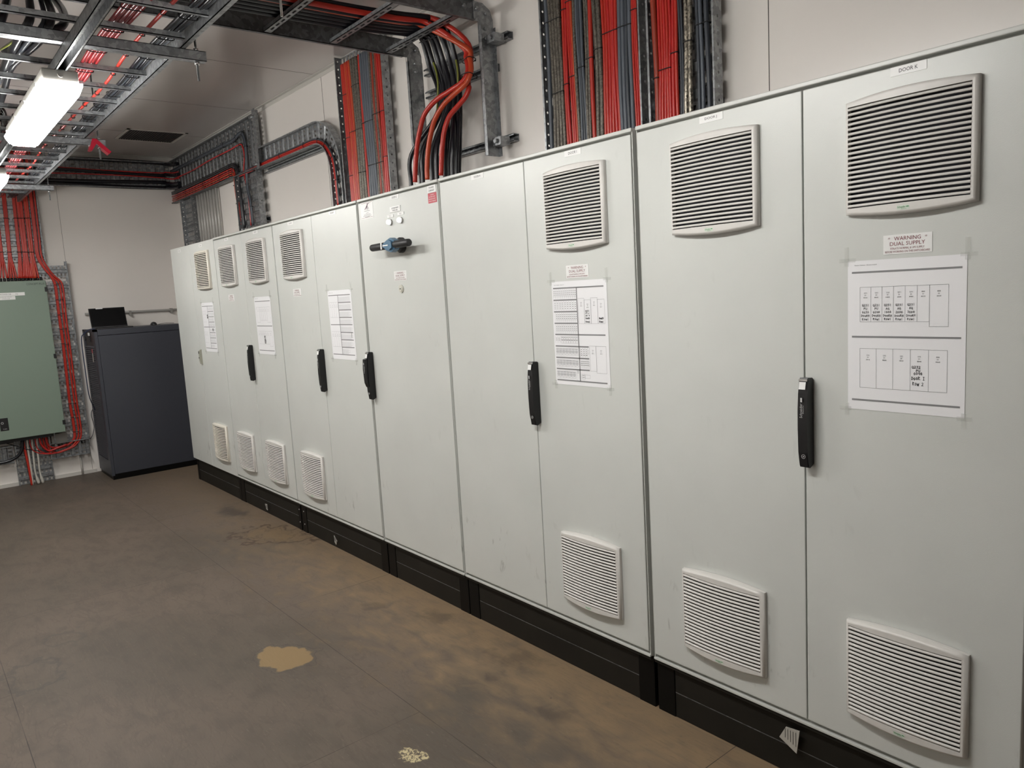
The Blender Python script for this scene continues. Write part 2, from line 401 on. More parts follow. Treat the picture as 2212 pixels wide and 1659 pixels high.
def make_frame(x0, x1, z0, z1, bow, mt, pa, top=.014, bot=.016, cream=False):
    """moulded vent frame: bowed head and foot, swelling face, open middle"""
    bm = bmesh.new(); n = 12; d = .022; W = x1 - x0; SW = .009
    def outline(ins, y, swell=True, bw=1.0):
        pts = []
        for i in range(n + 1):
            s = i / n; x = x0 + ins + (W - 2 * ins) * s; a = bow * bw * (1 - (2 * s - 1) ** 2)
            pts.append((x, y - (SW * (1 - (2 * s - 1) ** 2) if swell else 0), z1 - bow - ins + a))
        for i in range(n + 1):
            s = 1 - i / n; x = x0 + ins + (W - 2 * ins) * s; a = bow * bw * (1 - (2 * s - 1) ** 2)
            pts.append((x, y - (SW * (1 - (2 * s - 1) ** 2) if swell else 0), z0 + bow + ins - a))
        return pts
    def inner(y, swell=True):
        pts = []; xa, xb = x0 + .010, x1 - .014; za, zb = z0 + bow + bot, z1 - bow - top
        for i in range(n + 1):
            s = i / n; pts.append((xa + (xb - xa) * s, y - (SW * (1 - (2 * s - 1) ** 2) if swell else 0), zb))
        for i in range(n + 1):
            s = 1 - i / n; pts.append((xa + (xb - xa) * s, y - (SW * (1 - (2 * s - 1) ** 2) if swell else 0), za))
        return pts
    loops = [outline(0, -.001, False), outline(0, -d * .55, False), outline(.0015, -d * .75), outline(.005, -d * .93), outline(.008, -d), inner(-d), inner(-.004, False)]
    rs = [[bm.verts.new(p) for p in l] for l in loops]
    for q_, (a, b) in enumerate(zip(rs, rs[1:])):
        for i in range(len(a)):
            f = bm.faces.new((a[i], a[(i + 1) % len(a)], b[(i + 1) % len(a)], b[i])); f.smooth = 1 <= q_ <= 3
    mb = MB(); mb.bm.free(); mb.bm = bm
    mb.mi = 1; mb.box((x0 + .008, -.0035, z0 + bow + bot - .002), (x1 - .012, -.001, z1 - bow - top + .002))
    mb.build('vent_frame', [mt, 'black_void'], pa)
slat_cache = {}
def make_grille(L, pa, x0, z0, z1, n, w=.332, upper=True):
    x1 = x0 + w; cream = L == 'B'; mt = 'grille_cream' if cream else 'grille_plastic'; bow = .004 if cream else .011
    top, bot = (.016, .014) if cream else (.014, .017)
    make_frame(x0, x1, z0, z1, bow, mt, pa, top, bot)
    za, zb = z0 + bow + bot, z1 - bow - top; p = (zb - za) / n
    key = (cream, upper)
    if key not in slat_cache:
        mb = MB(); k = 10; ww = w - .024; prev = None
        prof = [(-.0165, p * .74), (-.0200, p * .78), (-.0228, p * .60), (-.0235, p * .42), (-.0225, p * .26), (-.0175, p * .24)]
        for i in range(k + 1):
            s = i / k; q = 1 - (2 * s - 1) ** 2; sw = .009 * q; sag = (-.006 * q if cream and not upper else 0)
            ring = [mb.bm.verts.new((ww * s, y - sw, z + sag)) for a, (y, z) in enumerate(prof)]
            if prev:
                for a in range(len(prof)): mb.bm.faces.new((prev[a], prev[(a + 1) % len(prof)], ring[(a + 1) % len(prof)], ring[a]))
            prev = ring
        o = mb.build('vent_slat', mt); o.data.transform(Matrix.Translation(V(o.location))); slat_cache[key] = o.data; bpy.data.objects.remove(o)
    for i in range(n):
        o = bpy.data.objects.new('vent_slat', slat_cache[key]); link(o, pa); o.location = (x0 + .010, 0, za + i * p)
    mb = MB()
    if cream:
        mb.mi = 0; c = V(((x0 + x1) / 2 - .04, -.0262, z1 - .03))
        for a, b in (((-.018, .014), (0, -.018)), ((0, -.018), (.018, .014)), ((-.018, .014), (.018, .014)), ((-.008, .012), (0, -.01)), ((0, -.01), (.008, .012))):
            pa_, pb_ = c + V((a[0], 0, a[1])), c + V((b[0], 0, b[1])); d = (pb_ - pa_).normalized() * .0016; nn = V((-d.z, 0, d.x)); mb.face([pa_ - nn, pb_ - nn, pb_ + nn, pa_ + nn])
        mb.build('maker_mark', ['cable_slate'], pa, label='small dark triangular mark')
    else:
        c = V(((x0 + x1) / 2 - .004, -.0313, z0 + bow + .004)); mb.mi = 0
        mb.face([c + V((a, 0, b)) for a, b in ((-.016, -.006), (.016, -.006), (.016, .006), (-.016, .006))])
        mb.mi = 1; put_text(mb, 'Schneider', c + V((-.004, -.0004, .0018)), EX, EZ, .021, .0055)
        put_text(mb, 'Electric', c + V((.002, -.0004, -.0032)), EX, EZ, .013, .0022)
        mb.face([c + V((a, -.0004, b)) for a, b in ((.008, .0008), (.0145, .0008), (.0145, .003), (.008, .003))])
        mb.build('maker_badge', ['logo_plate', 'green_ink'], pa, label='small white badge with green lettering')

def make_handle(pa, x, L):
    z0, z1 = 1.070, 1.346; hw = .015
    if L == 'B':
        m = MB(); m.prism([(x - .012, 0, 1.144), (x - .012, -.018, 1.150), (x - .012, -.024, 1.2), (x - .012, -.022, 1.265), (x - .012, -.006, 1.278), (x - .012, 0, 1.278)], (.024, 0, 0))
        m.build('handle', 'handle_grey', pa, label='small grey swing handle'); m = MB(); m.box((x - .006, -.0252, 1.24), (x + .006, -.0225, 1.262)); m.rod((x, -.022, 1.205), (x, -.0265, 1.205), .006)
        m.build('handle_lock', 'seal', pa); return
    pr = [(0, z0 + .010), (-.020, z0), (-.0335, z0 + .004), (-.039, z0 + .05), (-.0415, z0 + .12), (-.041, z0 + .18), (-.0375, z0 + .23), (-.033, z1 - .006), (-.030, z1), (-.004, z1 - .002), (0, z1 - .006)]
    k = -.014 if L == 'G' else 0
    m = MB(); m.prism([(x - hw, y, z) for y, z in pr], (2 * hw, 0, 0))
    es = [e for e in m.bm.edges if abs(e.verts[0].co.x - e.verts[1].co.x) < 1e-6]
    bmesh.ops.bevel(m.bm, geom=es, offset=.0025, segments=2, affect='EDGES')
    if k:   # this lever stands a little off its escutcheon
        m.prism([(x - hw - .004, y, z) for y, z in ((-.0425, z0 + .075), (-.052, z0 + .1), (-.056, z0 + .18), (-.052, z0 + .235), (-.036, z0 + .24), (-.036, z0 + .078))], (2 * hw, 0, 0))
    m.build('handle', 'handle_black', pa)
    fy = (lambda z: -(.0425 if not k else .0565))
    m = MB(); m.mi = 0
    m.face([V((x + a, -.0388 + b, c)) for a, b, c in ((-.012, -.001, z1 - .034), (.009, -.001, z1 - .034), (.009, .0035, z1 - .012), (-.012, .0035, z1 - .012))])
    m.mi = 1; m.box((x - .013, -.0368, z1 - .0095), (x + .013, -.030, z1 - .003))
    m.mi = 2; zc = z0 + .205; Y = -.0436 if not k else -.0565
    U2 = EZ.copy(); c0 = V((x - .0035, Y + .0006 if not k else Y - .0006, z0 + .178))
    put_text(m, 'Schneider', c0, U2, -EX, .044, .0085)
    put_text(m, 'Electric', c0 + V((.0072, 0, .004)), U2, -EX, .025, .0034)
    m.obox(c0 + U2 * .0325, U2, EX, EY, (-.0065, .0065), (-.001, .0045), (-.0006, 0))
    m.tube([V((x + .002 + .006 * math.cos(a), -.0402, z0 + .038 + .006 * math.sin(a))) for a in (math.radians(q) for q in range(0, 361, 30))], .0007, 4)
    m.rod((x + .002, -.0395, z0 + .038), (x + .002, -.0405, z0 + .038), .002)
    m.build('handle_lettering', ['label_white', 'steel_bright', 'brand_grey'], pa, label='white label and silver lettering on the handle')

for key, x0, x1, lab in CABS:
    t = thing('electrical_cabinet', lab, 'cabinet', ((x0 + x1) / 2, .25, 0), 'row of light grey electrical cabinets'); cabobj[key] = t
    m = MB(); m.box((x0, .020, .2), (x1, .46, ZT - .006), .003); m.build('body', 'frame_paint', t)
    m = MB(); m.box((x0 + .012, .0165, ZD0 + .01), (x1 - .012, .0205, ZD1 - .004)); m.build('door_seal', 'seal', t)
    if key != 'AB':
        m = MB(); m.box((x0, -.003, ZT - .014), (x1, .03, ZT), .003); m.build('frame_rail', 'frame_paint', t)
        m = MB(); m.box((x0, -.001, .214), (x1, .024, .222), .001); m.build('frame_rail', 'frame_paint', t)
        m = MB(); m.box((x0, .004, .200), (x1, .024, .210), .001); m.build('frame_rail', 'plinth_dark', t)
        for a, b in ((x0, DOORS[key[0]][0] - .003), (DOORS[key[-1]][1] + .003, x1)):
            if b - a > .003: m = MB(); m.box((a, .004, .22), (b, .024, ZT - .01), .0015); m.build('frame_upright', 'frame_paint', t)
    # plinth: two corner pieces and two long covers
    cw = .08; py = .020
    cs = [(x0 - .001, x0 + cw), (x1 - cw, x1 + .002)]
    if key == 'AB': cs = [(x0 + .03, x0 + .075), (x1 - .045, x1 - .003)]
    if key == 'CD': cs[1] = (x1 - .055, x1 - .012)
    for a, b in cs:
        m = MB(); m.box((a, py - .001, 0), (b, .40, .2), .002)
        if key in ('CD', 'EF') and ((key == 'CD' and a > x0 + .5) or (key == 'EF' and a < x0 + .5)):
            m.mi = 1
            for z in (.06, .155): m.rod(((a + b) / 2, py, z), ((a + b) / 2, py - .003, z), .005, 8)
        m.build('plinth_corner', ['plinth_black', 'conduit_grey'], t)
    for z0, z1 in ((.001, .0985), (.1015, .2)):
        m = MB(); m.box((cs[0][1] + .001, py + .002, z0), (cs[1][0] - .001, .40, z1), .0015)
        m.build('plinth_cover', 'plinth_dark', t)
    m = MB(); m.box((cs[0][1] + .001, py + .0026, .0985), (cs[1][0] - .001, .30, .1015)); m.build('plinth_seam_highlight', 'galvanised_dark', t)  # added paler strip that paints in the highlight along the cover seam
    for L in key:
        a, b = DOORS[L]
        m = MB(); m.box((a, 0, ZD0 if key != 'AB' else .212), (b, .016, ZD1 if key != 'AB' else 2.1965), .0025)
        d = m.build('door', 'cabinet_paint', t); doorobj[L] = d
        if L in GR:
            gx, n = GR[L]
            make_grille(L, d, gx, 1.797, 2.121, n); make_grille(L, d, gx - (.0 if L not in 'E' else -.004), .316, .634, n, upper=False)
for L, x in (('K', 6.362), ('I', 5.117), ('G', 3.690), ('F', 3.060), ('D', 1.836), ('B', .596)): make_handle(doorobj[L], x, L)
# small things fixed on door G: rotary switch, lamps, lock
g = doorobj['G']
t = thing('rotary_switch', 'black and blue rotary isolator handle on the door of cabinet G', 'switch', (4.04, 0, 1.92))
cz, cx = 1.915, 4.110
def ringz(c, r, n, y): return [V((c.x + r * math.cos(2 * math.pi * k / n), y, c.z + r * math.sin(2 * math.pi * k / n))) for k in range(n)]
m = MB(); c = V((cx, 0, cz)); rr = [(.040, -.001), (.040, -.018), (.034, -.024), (.026, -.05)]; prev = None
for r, y in rr:
    ring = [m.bm.verts.new(p) for p in ringz(c, r, 20, y)]
    if prev:
        for i in range(20): m.bm.faces.new((prev[i], prev[(i + 1) % 20], ring[(i + 1) % 20], ring[i]))
    prev = ring
m.bm.faces.new(prev); m.build('switch_base', 'switch_black', t)
m = MB()
for s, l in ((-1, .198), (1, .180)):
    m = MB(); m.tube([(cx + s * .02, -.068, cz), (cx + s * .05, -.070, cz), (cx + s * (l - .006), -.070, cz), (cx + s * l, -.070, cz)], [.0165, .0195, .0185, .014], 14); m.build('lever', 'switch_black', t)
m = MB(); hub = [(-.066, .010), (-.028, .026), (.012, .037), (.030, .030), (.048, .022), (.052, 0), (.048, -.022), (.030, -.030), (.012, -.037), (-.028, -.026), (-.066, -.010)]
m.prism([(cx + a, -.050, cz + b) for a, b in hub], (0, -.030, 0)); m.prism([(cx + a * .75, -.080, cz + b * .7) for a, b in hub], (0, -.012, 0))
m.build('hub', 'switch_blue', t)
m = MB(); m.box((cx - .045, -.0935, cz - .003), (cx + .006, -.0918, cz + .003)); m.box((cx - .070, -.0915, cz - .017), (cx - .060, -.088, cz + .017)); m.build('pointer', 'label_white', t)
for i, x in enumerate((4.010, 4.117)):
    t = thing('indicator_lamp', ('left', 'right')[i] + ' one of two round white indicator lamps on door G', 'lamp', (x, 0, 2.042), 'indicator lamps on door G')
    c = V((x, 0, 2.042)); m = MB(); m.rod((x, 0, 2.042), (x, -.008, 2.042), .0165, 20); m.build('bezel', 'conduit_grey', t)
    m = MB(); prev = None
    for r, y in ((.0135, -.008), (.0135, -.018), (.011, -.023), (.005, -.0255)):
        ring = [m.bm.verts.new(p) for p in ringz(c, r, 18, y)]
        if prev:
            for q in range(18): m.bm.faces.new((prev[q], prev[(q + 1) % 18], ring[(q + 1) % 18], ring[q])).smooth = True
        prev = ring
    m.bm.faces.new(prev); m.build('lens', 'lamp_cap', t)
t = thing('lock_cover', 'round cream lock escutcheon below the warning sign on door G', 'lock', (4.069, 0, 1.69))
m = MB(); m.rod((4.069, 0, 1.69), (4.069, -.006, 1.69), .021, 22); m.rod((4.069, 0, 1.69), (4.069, -.009, 1.69), .015, 22); m.build('cover_disc', 'escutcheon', t)
m = MB(); m.box((4.062, -.0096, 1.688), (4.076, -.0085, 1.692)); m.build('keyhole', 'seal', t)

# ------------------------------------------------------------------ labels and signs
def plate(name, x0, x1, z0, z1, lines, label, mt='label_white', ink='ink', th=.0012, y=0, tilt=0, cat='label', group=None):
    t = thing(name, label, cat, ((x0 + x1) / 2, y, z0), group)
    m = MB(); m.box((x0, y - th, z0), (x1, y, z1)); m.build('plate', mt, t)
    m = MB(); W, H = x1 - x0, z1 - z0
    for s, cx, cz, w_, h_ in lines: put_text(m, s, V((x0 + cx * W, y - th - .0004, z1 - cz * H)), EX, EZ, w_ * W, h_ * H)
    m.build('lettering', ink, t); return t
for L, (a, b) in DOORS.items():
    c = (a + b) / 2; w_ = .090 if L > 'C' else .084; z1 = 2.1925 - (.0 if L > 'G' else .006 if L > 'C' else .0)
    if L == 'H': c -= .008; z1 = 2.184
    if z1 > ZD1 - .001: z1 = ZD1 - .0015
    plate('door_label', c - w_ / 2, c + w_ / 2, z1 - .023, z1, [('DOOR ' + L, .5, .5, .52, .42)], 'white label reading DOOR %s at the top of its door' % L, group='door letter labels')
for L, x0, z0 in (('K', 6.581, 1.693), ('I', 5.330, 1.686), ('G', 4.003, 1.733), ('E', 2.686, 1.686), ('C', 1.438, 1.684)):
    where = {'K': 'nearest, above the taped sheet on door K', 'I': 'above the taped sheet on door I', 'G': 'under the rotary switch on door G', 'E': 'below the vent of door E', 'C': 'below the vent of door C'}[L]
    t = plate('warning_sign', x0, x0 + .125, z0, z0 + .051, [('*', .12, .17, .045, .10), ('WARNING', .5, .20, .55, .20), ('*', .88, .17, .045, .10), ('DUAL SUPPLY', .5, .47, .72, .20), ('ISOLATE NORMAL & UPS SUPPLY', .5, .71, .70, .105), ('BEFORE WORKING ON THIS SWITCHBOARD', .5, .88, .92, .105)],
              'white warning plate with dark red lettering, ' + where, ink='engraved_red', cat='sign', group='dual supply warning plates')
plate('sign', 4.013, 4.117, 2.090, 2.119, [('SUPPLIED FROM', .5, .3, .66, .26), ('MAIN DB', .5, .7, .46, .26)], 'small white plate reading SUPPLIED FROM above the indicator lamps', th=.003, cat='sign')
for i, x in enumerate((3.981, 4.086)):
    plate('lamp_label', x, x + .062, 2.066 + .002 * i, 2.080 + .002 * i, [('MAIN %d' % (i + 1), .5, .35, .4, .25), ('SUPPLY', .5, .7, .25, .18)], 'tiny white strip label over the %s indicator lamp' % ('left', 'right')[i], th=.003, group='strip labels over the indicator lamps')
plate('sign', 4.380, 4.453, 2.1425, 2.177, [('POWER', .5, .3, .58, .24), ('CABINET', .5, .7, .68, .24)], 'white plate reading POWER CABINET in the corner of door G', th=.003, cat='sign')
plate('caution_label', 4.380, 4.453, 2.094, 2.141, [('CAUTION', .5, .17, .42, .12), ('NEUTRAL IS NOT', .5, .38, .74, .12), ('BROKEN IN ANY', .5, .60, .8, .12), ('CIRCUIT BREAKER', .5, .82, .84, .12)], 'red caution sticker with white lettering under the power cabinet plate', mt='sign_red', ink='label_white', cat='label')
t = thing('company_sticker', 'square cream sticker with a purple slanted emblem on door G', 'sticker', (3.765, 0, 2.086))
m = MB(); m.box((3.697, -.001, 2.086), (3.834, 0, 2.177)); m.build('sheet', 'label_white', t)
m = MB()
for z in (2.0925, 2.171): m.box((3.703, -.0014, z), (3.828, -.001, z + .0012))
m.build('border_line', 'engraved_red', t)
m = MB()
def stroke(m, pts, w_, y=-.0016):
    for (a, b), (c_, d) in zip(pts, pts[1:]):
        p_, q_ = V((a, y, b)), V((c_, y, d)); e = (q_ - p_).normalized(); nn = V((-e.z, 0, e.x)) * w_; m.face([p_ - nn, q_ - nn, q_ + nn, p_ + nn])
stroke(m, [(3.742, 2.136), (3.760, 2.150), (3.784, 2.166), (3.800, 2.168)], .0012); stroke(m, [(3.770, 2.135), (3.776, 2.168)], .0028); stroke(m, [(3.748, 2.137), (3.775, 2.155)], .0015)
put_text(m, 'S', V((3.788, -.0016, 2.141)), EX, EZ, .007, .012); m.build('emblem', 'purple_ink', t)
m = MB()
for z, w_, x in ((2.128, .062, 3.767), (2.117, .03, 3.767), (2.109, .075, 3.767), (2.102, .09, 3.767), (2.0965, .05, 3.767)):
    xx = x - w_ / 2
    while xx < x + w_ / 2: l = random.uniform(.002, .006); m.box((xx, -.0014, z - .001), (min(xx + l, x + w_ / 2), -.001, z + .001)); xx += l + .0012
m.build('small_print', 'ink_grey', t)

# ------------------------------------------------------------------ taped A3 sheets
def sheet(L, x0, z1, tape=True, tilt=0):
    t = thing('schedule_sheet', 'white paper circuit schedule ' + {'K': 'with handwriting, nearest, taped on door K', 'I': 'full of small tables taped on door I', 'F': 'with tables on its right half, taped on door F', 'D': 'with two tall boxed tables, taped on door D', 'B': 'wrinkled, taped on door B at the far end'}[L],
              'paper', (x0 + .155, 0, z1 - .42), 'circuit schedules taped to the doors')
    W, H = .308, .4205; Y = -.0018
    def P(a, b, y=Y): return V((x0 + a / 1000 + tilt * b / 1000, y, z1 - b / 1000))
    m = MB(); nx, nz = 4, 8; rnd = random.Random(ord(L)); g_ = [[m.bm.verts.new(P(W * 1000 * i / nx, H * 1000 * j / nz, -.0012)) for i in range(nx + 1)] for j in range(nz + 1)]
    for j in range(nz):
        for i in range(nx): m.bm.faces.new((g_[j][i], g_[j][i + 1], g_[j + 1][i + 1], g_[j + 1][i]))
    m.build('paper', 'paper', t, rec=False)
    G = MB(); K = MB()
    def bar(m_, a0, b0, a1, b1): m_.face([P(a0, b1), P(a1, b1), P(a1, b0), P(a0, b0)])
    def fr(a0, b0, a1, b1, w_=.5):
        for q in ((a0, b0, a1, b0 + w_), (a0, b1 - w_, a1, b1), (a0, b0, a0 + w_, b1), (a1 - w_, b0, a1, b1)): bar(K, *q)
    def tiny(cx, b, w_=6, h=2.2, s=None):
        if s: put_text(K, s, P(cx, b), EX, EZ, w_ / 1000, h / 1000)
        else: bar(K, cx - w_ / 2, b - h / 2, cx + w_ / 2, b + h / 2)
    def code(cx, b, a, c, sc=1):
        put_text(K, a, P(cx, b), EX, EZ, .0082 * sc, .0033); put_text(K, 'SY', P(cx, b + 6.4), EX, EZ, .005 * sc, .0033); put_text(K, c, P(cx, b + 12.8), EX, EZ, .0108 * sc, .0033)
    def cells(a0, a1, b0, b1, n, rows=3, foot=True, skip=()):
        cw = (a1 - a0) / n
        for i in range(n + 1): bar(K, a0 + i * cw - .18, b0, a0 + i * cw + .18, b1)
        if foot: bar(K, a0, b1 - 9.2, a1, b1 - 8.8)
        for i in range(n):
            if i in skip: continue
            for r in range(rows): tiny(a0 + (i + .5) * cw, b0 + 8 + r * 7.6, min(cw * .55, 5.5), 1.7)
    if L in 'KD':
        for b in (30, 210, 390): bar(G, 12, b, 297, b + 5)
        put_text(K, 'Power Cabinet - Doors %s' % ('J and K' if L == 'K' else 'C and D'), P(51 if L == 'K' else 46, 13), EX, EZ, .062, .0033)
    if L == 'K':
        xs = (35, 65.5, 96, 126.7, 157.3, 188.2, 219); 
        fr(35, 73.8, 219.4, 170.4); fr(219, 73.8, 266, 183.5)
        for x in xs[1:-1]: bar(K, x - .25, 74, x + .25, 170)
        for i, (a, c) in enumerate((('231', '0030'), ('231', '0040'), ('231', '1000'), ('231', '2000'), ('231', '3000'), ('800', '0030'))): code((xs[i] + xs[i + 1]) / 2, 90.3, a, c)
        code(242.5, 90.3, '800', '0020')
        for i, ls in enumerate((('Q231', 'PU', '0030', 'DOORH', 'ROW1'), ('Q231', 'PU', '0040', 'DOORH', 'ROW1'), ('Q231', 'AG', '1000', 'DOORH', 'ROW1'), ('Q231', 'AG', '2000', 'DOORH', 'ROW1'), ('Q231', 'AG', '3000', 'DOORH', 'ROW1'))):
            for r, s in enumerate(ls): handwrite(K, s, P((xs[i] + xs[i + 1]) / 2 + .5, 124.3 + 9.7 * r), .0045 * len(s) + .0015, .0056, .00045)
        xs = (35, 80.7, 126, 172, 218.6, 265); fr(35, 245, 265, 357)
        for x in xs[1:-1]: bar(K, x - .25, 245, x + .25, 357)
        for i, (a, c) in enumerate((('232', '0010'), ('232', '0020'), ('232', '0030'), ('232', '0040'), ('800', '0010'))): code((xs[i] + xs[i + 1]) / 2, 264, a, c)
        for s, b, dx in (('Q232', 293, -5), ('PU', 302, 0), ('0040', 310, 0), ('DOOR I', 323, 0), ('ROW 2', 338, 0)): handwrite(K, s, P(193 + dx, b), .0058 * len(s), .0064 if b < 320 else .0085, .0006)
    elif L == 'D':
        fr(28, 75, 88, 187); fr(222, 75, 280, 187)
        for i in range(4): fr(88 + 33.5 * i, 75, 121.7 + 33.5 * i, 172)
        code(58, 92, '221', '0010'); code(250, 92, '800', '0010')
        for i in range(4): code(104 + 33.5 * i, 92, '221', '00%d0' % (i + 2))
        for i in range(6): fr(28 + 33 * i, 250, 61.3 + 33 * i, 346); code(44 + 33 * i, 266, '222', '00%d0' % (i + 1))
        fr(226, 250, 282, 360); code(254, 266, '800', '0020')
        for s, b in (('Q221', 290), ('PU', 301), ('0040', 312), ('DOORH', 323), ('ROW1', 336)): handwrite(K, s, P(143, b), .027, .008, .0011)
    elif L == 'I':
        put_text(K, 'Power Cabinet - Doors H,I', P(44, 14), EX, EZ, .059, .0033)
        for b in (27, 214.5, 402): bar(G, 9, b - 2.6, 292, b + 2.6)
        for b in (75, 122, 169): bar(G, 8, b - 2.6, 142, b + 2.6)
        for b in (262, 309, 355.5): bar(G, 8, b - 2.6, 199, b + 2.6)
        bar(G, 142, 27, 146.5, 402)
        cells(9, 142, 31, 70, 12, skip=()); cells(9, 142, 79, 117, 9, 4, False); cells(17, 142, 126, 164, 11); cells(15, 142, 173, 211, 11)
        cells(9, 38, 222, 250, 2, 2, False); 
        for i in range(7): 
            for r in range(2): fr(44 + 14 * i, 222 + 12 * r, 56 + 14 * i, 236 + 14 * r, .4); tiny(50 + 14 * i, 226 + 12 * r, 9, 1.2)
        for b in (270, 317, 364):
            for i in range(7 if b < 350 else 6):
                for r in range(2): fr(10 + 18.5 * i, b + 12 * r, 26 + 18.5 * i, b + 13 + 15 * r, .4); tiny(18 + 18.5 * i, b + 4 + 12 * r, 13, 1.3); tiny(18 + 18.5 * i, b + 9 + 12 * r, 10, 1)
        fr(125, 358.5, 142, 399, .3); tiny(133, 362, 11, 1.4); tiny(133, 368, 8, 1.4)
        for a0, b0, a1, b1, w_ in ((150, 70.5, 184, 170.3, 0), (184, 77, 219.8, 170.3, 0), (219.8, 69.5, 256, 170.3, 0), (256, 76.3, 292.8, 170.3, 0), (203, 258, 238, 357.5, 0), (238, 258, 292, 364.2, 0)): fr(a0, b0, a1, b1); code((a0 + a1) / 2, b0 + 17, '221', '0010')
        for s, b in (('Q231', 120), ('PU', 130), ('0060', 139), ('DOORH', 149), ('ROW2', 163)): handwrite(K, s, P(201, b), .024, .0060, .0006)
        for s, b in (('DOORH', 150), ('ROW1', 163)): handwrite(K, s, P(274, b), .024, .0065, .0008)
        cells(150, 192, 266, 304, 3, 4); cells(150, 195, 313, 350, 6, 3, False); fr(192, 275, 199, 290, .4); fr(195, 320, 199, 340, .4)
        fr(154, 372, 172, 392, .4); fr(172, 374, 200, 388, .4); tiny(163, 377, 12, 1.4); tiny(163, 385, 12, 1.4)
    else:
        s = 0 if L == 'F' else 4
        put_text(K, 'Power Cabinet - Doors %s' % ('E,F' if L == 'F' else 'A,B'), P(44, 14), EX, EZ, .058, .0033)
        for b in (30, 208, 390): bar(G, 10, b - 2.4, 292, b + 2.4)
        xm = 134 if L == 'F' else 148
        for i in range(1, 9):
            b = 30 + 45 * i
            if i not in (4, 8): bar(G, xm, b - 2.6, 292, b + 2.6)
        bar(G, xm - 2.4, 30, xm + 2.4, 390)
        for i in range(8):
            b = 35 + 45 * i; n = (10, 10, 8, 9, 9, 9, 8, 5)[i]; x1 = xm + 6 + n * 14.5
            cells(xm + 6, x1, b + 3, b + 36, n, 4 if L == 'F' else 3, False)
            if n < 10: fr(x1, b + 12, min(x1 + 22, 290), b + 26, .4)
        for b in (72, 250):
            for i in range(4 if L == 'F' else 3): fr(14 + 29 * i, b, 43.5 + 29 * i, b + 93); code(29 + 29 * i, b + 16, '221', '00%d0' % (i + 1))
        if L == 'B':
            for s_, b in (('Q221', 105), ('PU', 116), ('DOORH', 128)): handwrite(K, s_, P(132, b), .03, .008, .0011)
            for s_, b in (('Q22', 225), ('PU', 238)): handwrite(K, s_, P(240, b), .024, .009, .0013)
        else:
            for b in (258, 266, 274, 282): tiny(272, b, 8, 4)
    G.build('heavy_rule', 'ink_grey', t); K.build('printed_table', 'ink', t)
    if tape:
        def tp(a0, b0, a1, b1): m = MB(); m.box((x0 + a0 / 1000, -.0024, z1 - b1 / 1000), (x0 + a1 / 1000, -.0021, z1 - b0 / 1000)); m.build('adhesive_tape', 'tape', t)
        tp(-9, -40, 3, 14); tp(-24, -8, 22, 3); tp(303, -42, 315, 14); tp(292, -5, 332, 5); tp(-24, 414, 10, 425); tp(-8, 404, 4, 440); tp(300, 408, 312, 448); tp(290, 417, 326, 428)
tm = M['tape']; nt = tm.node_tree; b_ = nt.nodes['Principled BSDF']; b_.inputs['Alpha'].default_value = .12
sheet('K', 6.482, 1.681); sheet('I', 5.240, 1.676); sheet('F', 3.193, 1.708, tilt=.01); sheet('D', 1.972, 1.702, tilt=.01); sheet('B', .742, 1.685, tilt=0)

# torn stickers on the plinth
for i, (x, z, s) in enumerate(((1.79, .062, 1.0), (2.985, .066, 1.0), (6.283, .146, 1.35))):
    pts = [(-.028, -.012), (-.010, .022), (.026, .026), (.018, -.036)] if i == 2 else [(-.026, .020), (.016, .024), (.018, -.024), (-.004, -.02)] if i == 0 else [(-.018, .026), (.022, -.004), (.004, -.034), (-.014, -.02)]
    t = thing('torn_sticker', ('torn silvery sticker on the plinth below door C', 'torn silvery sticker on the plinth below door E', 'torn paper sticker with black print, nearest on the plinth')[i], 'sticker', (x, 0, z - .03))
    m = MB(); m.prism([(x + a * s, .0045, z + b * s) for a, b in pts], (0, -.003, 0)); m.build('backing', 'foil', t)
    m = MB()
    for a in range(5): xx = x + (-.012 + a * .007) * s; m.box((xx, .0012, z + (-.006 - .003 * a) * s), (xx + .001, .0003, z + (.018) * s))
    m.build('print', 'ink', t)

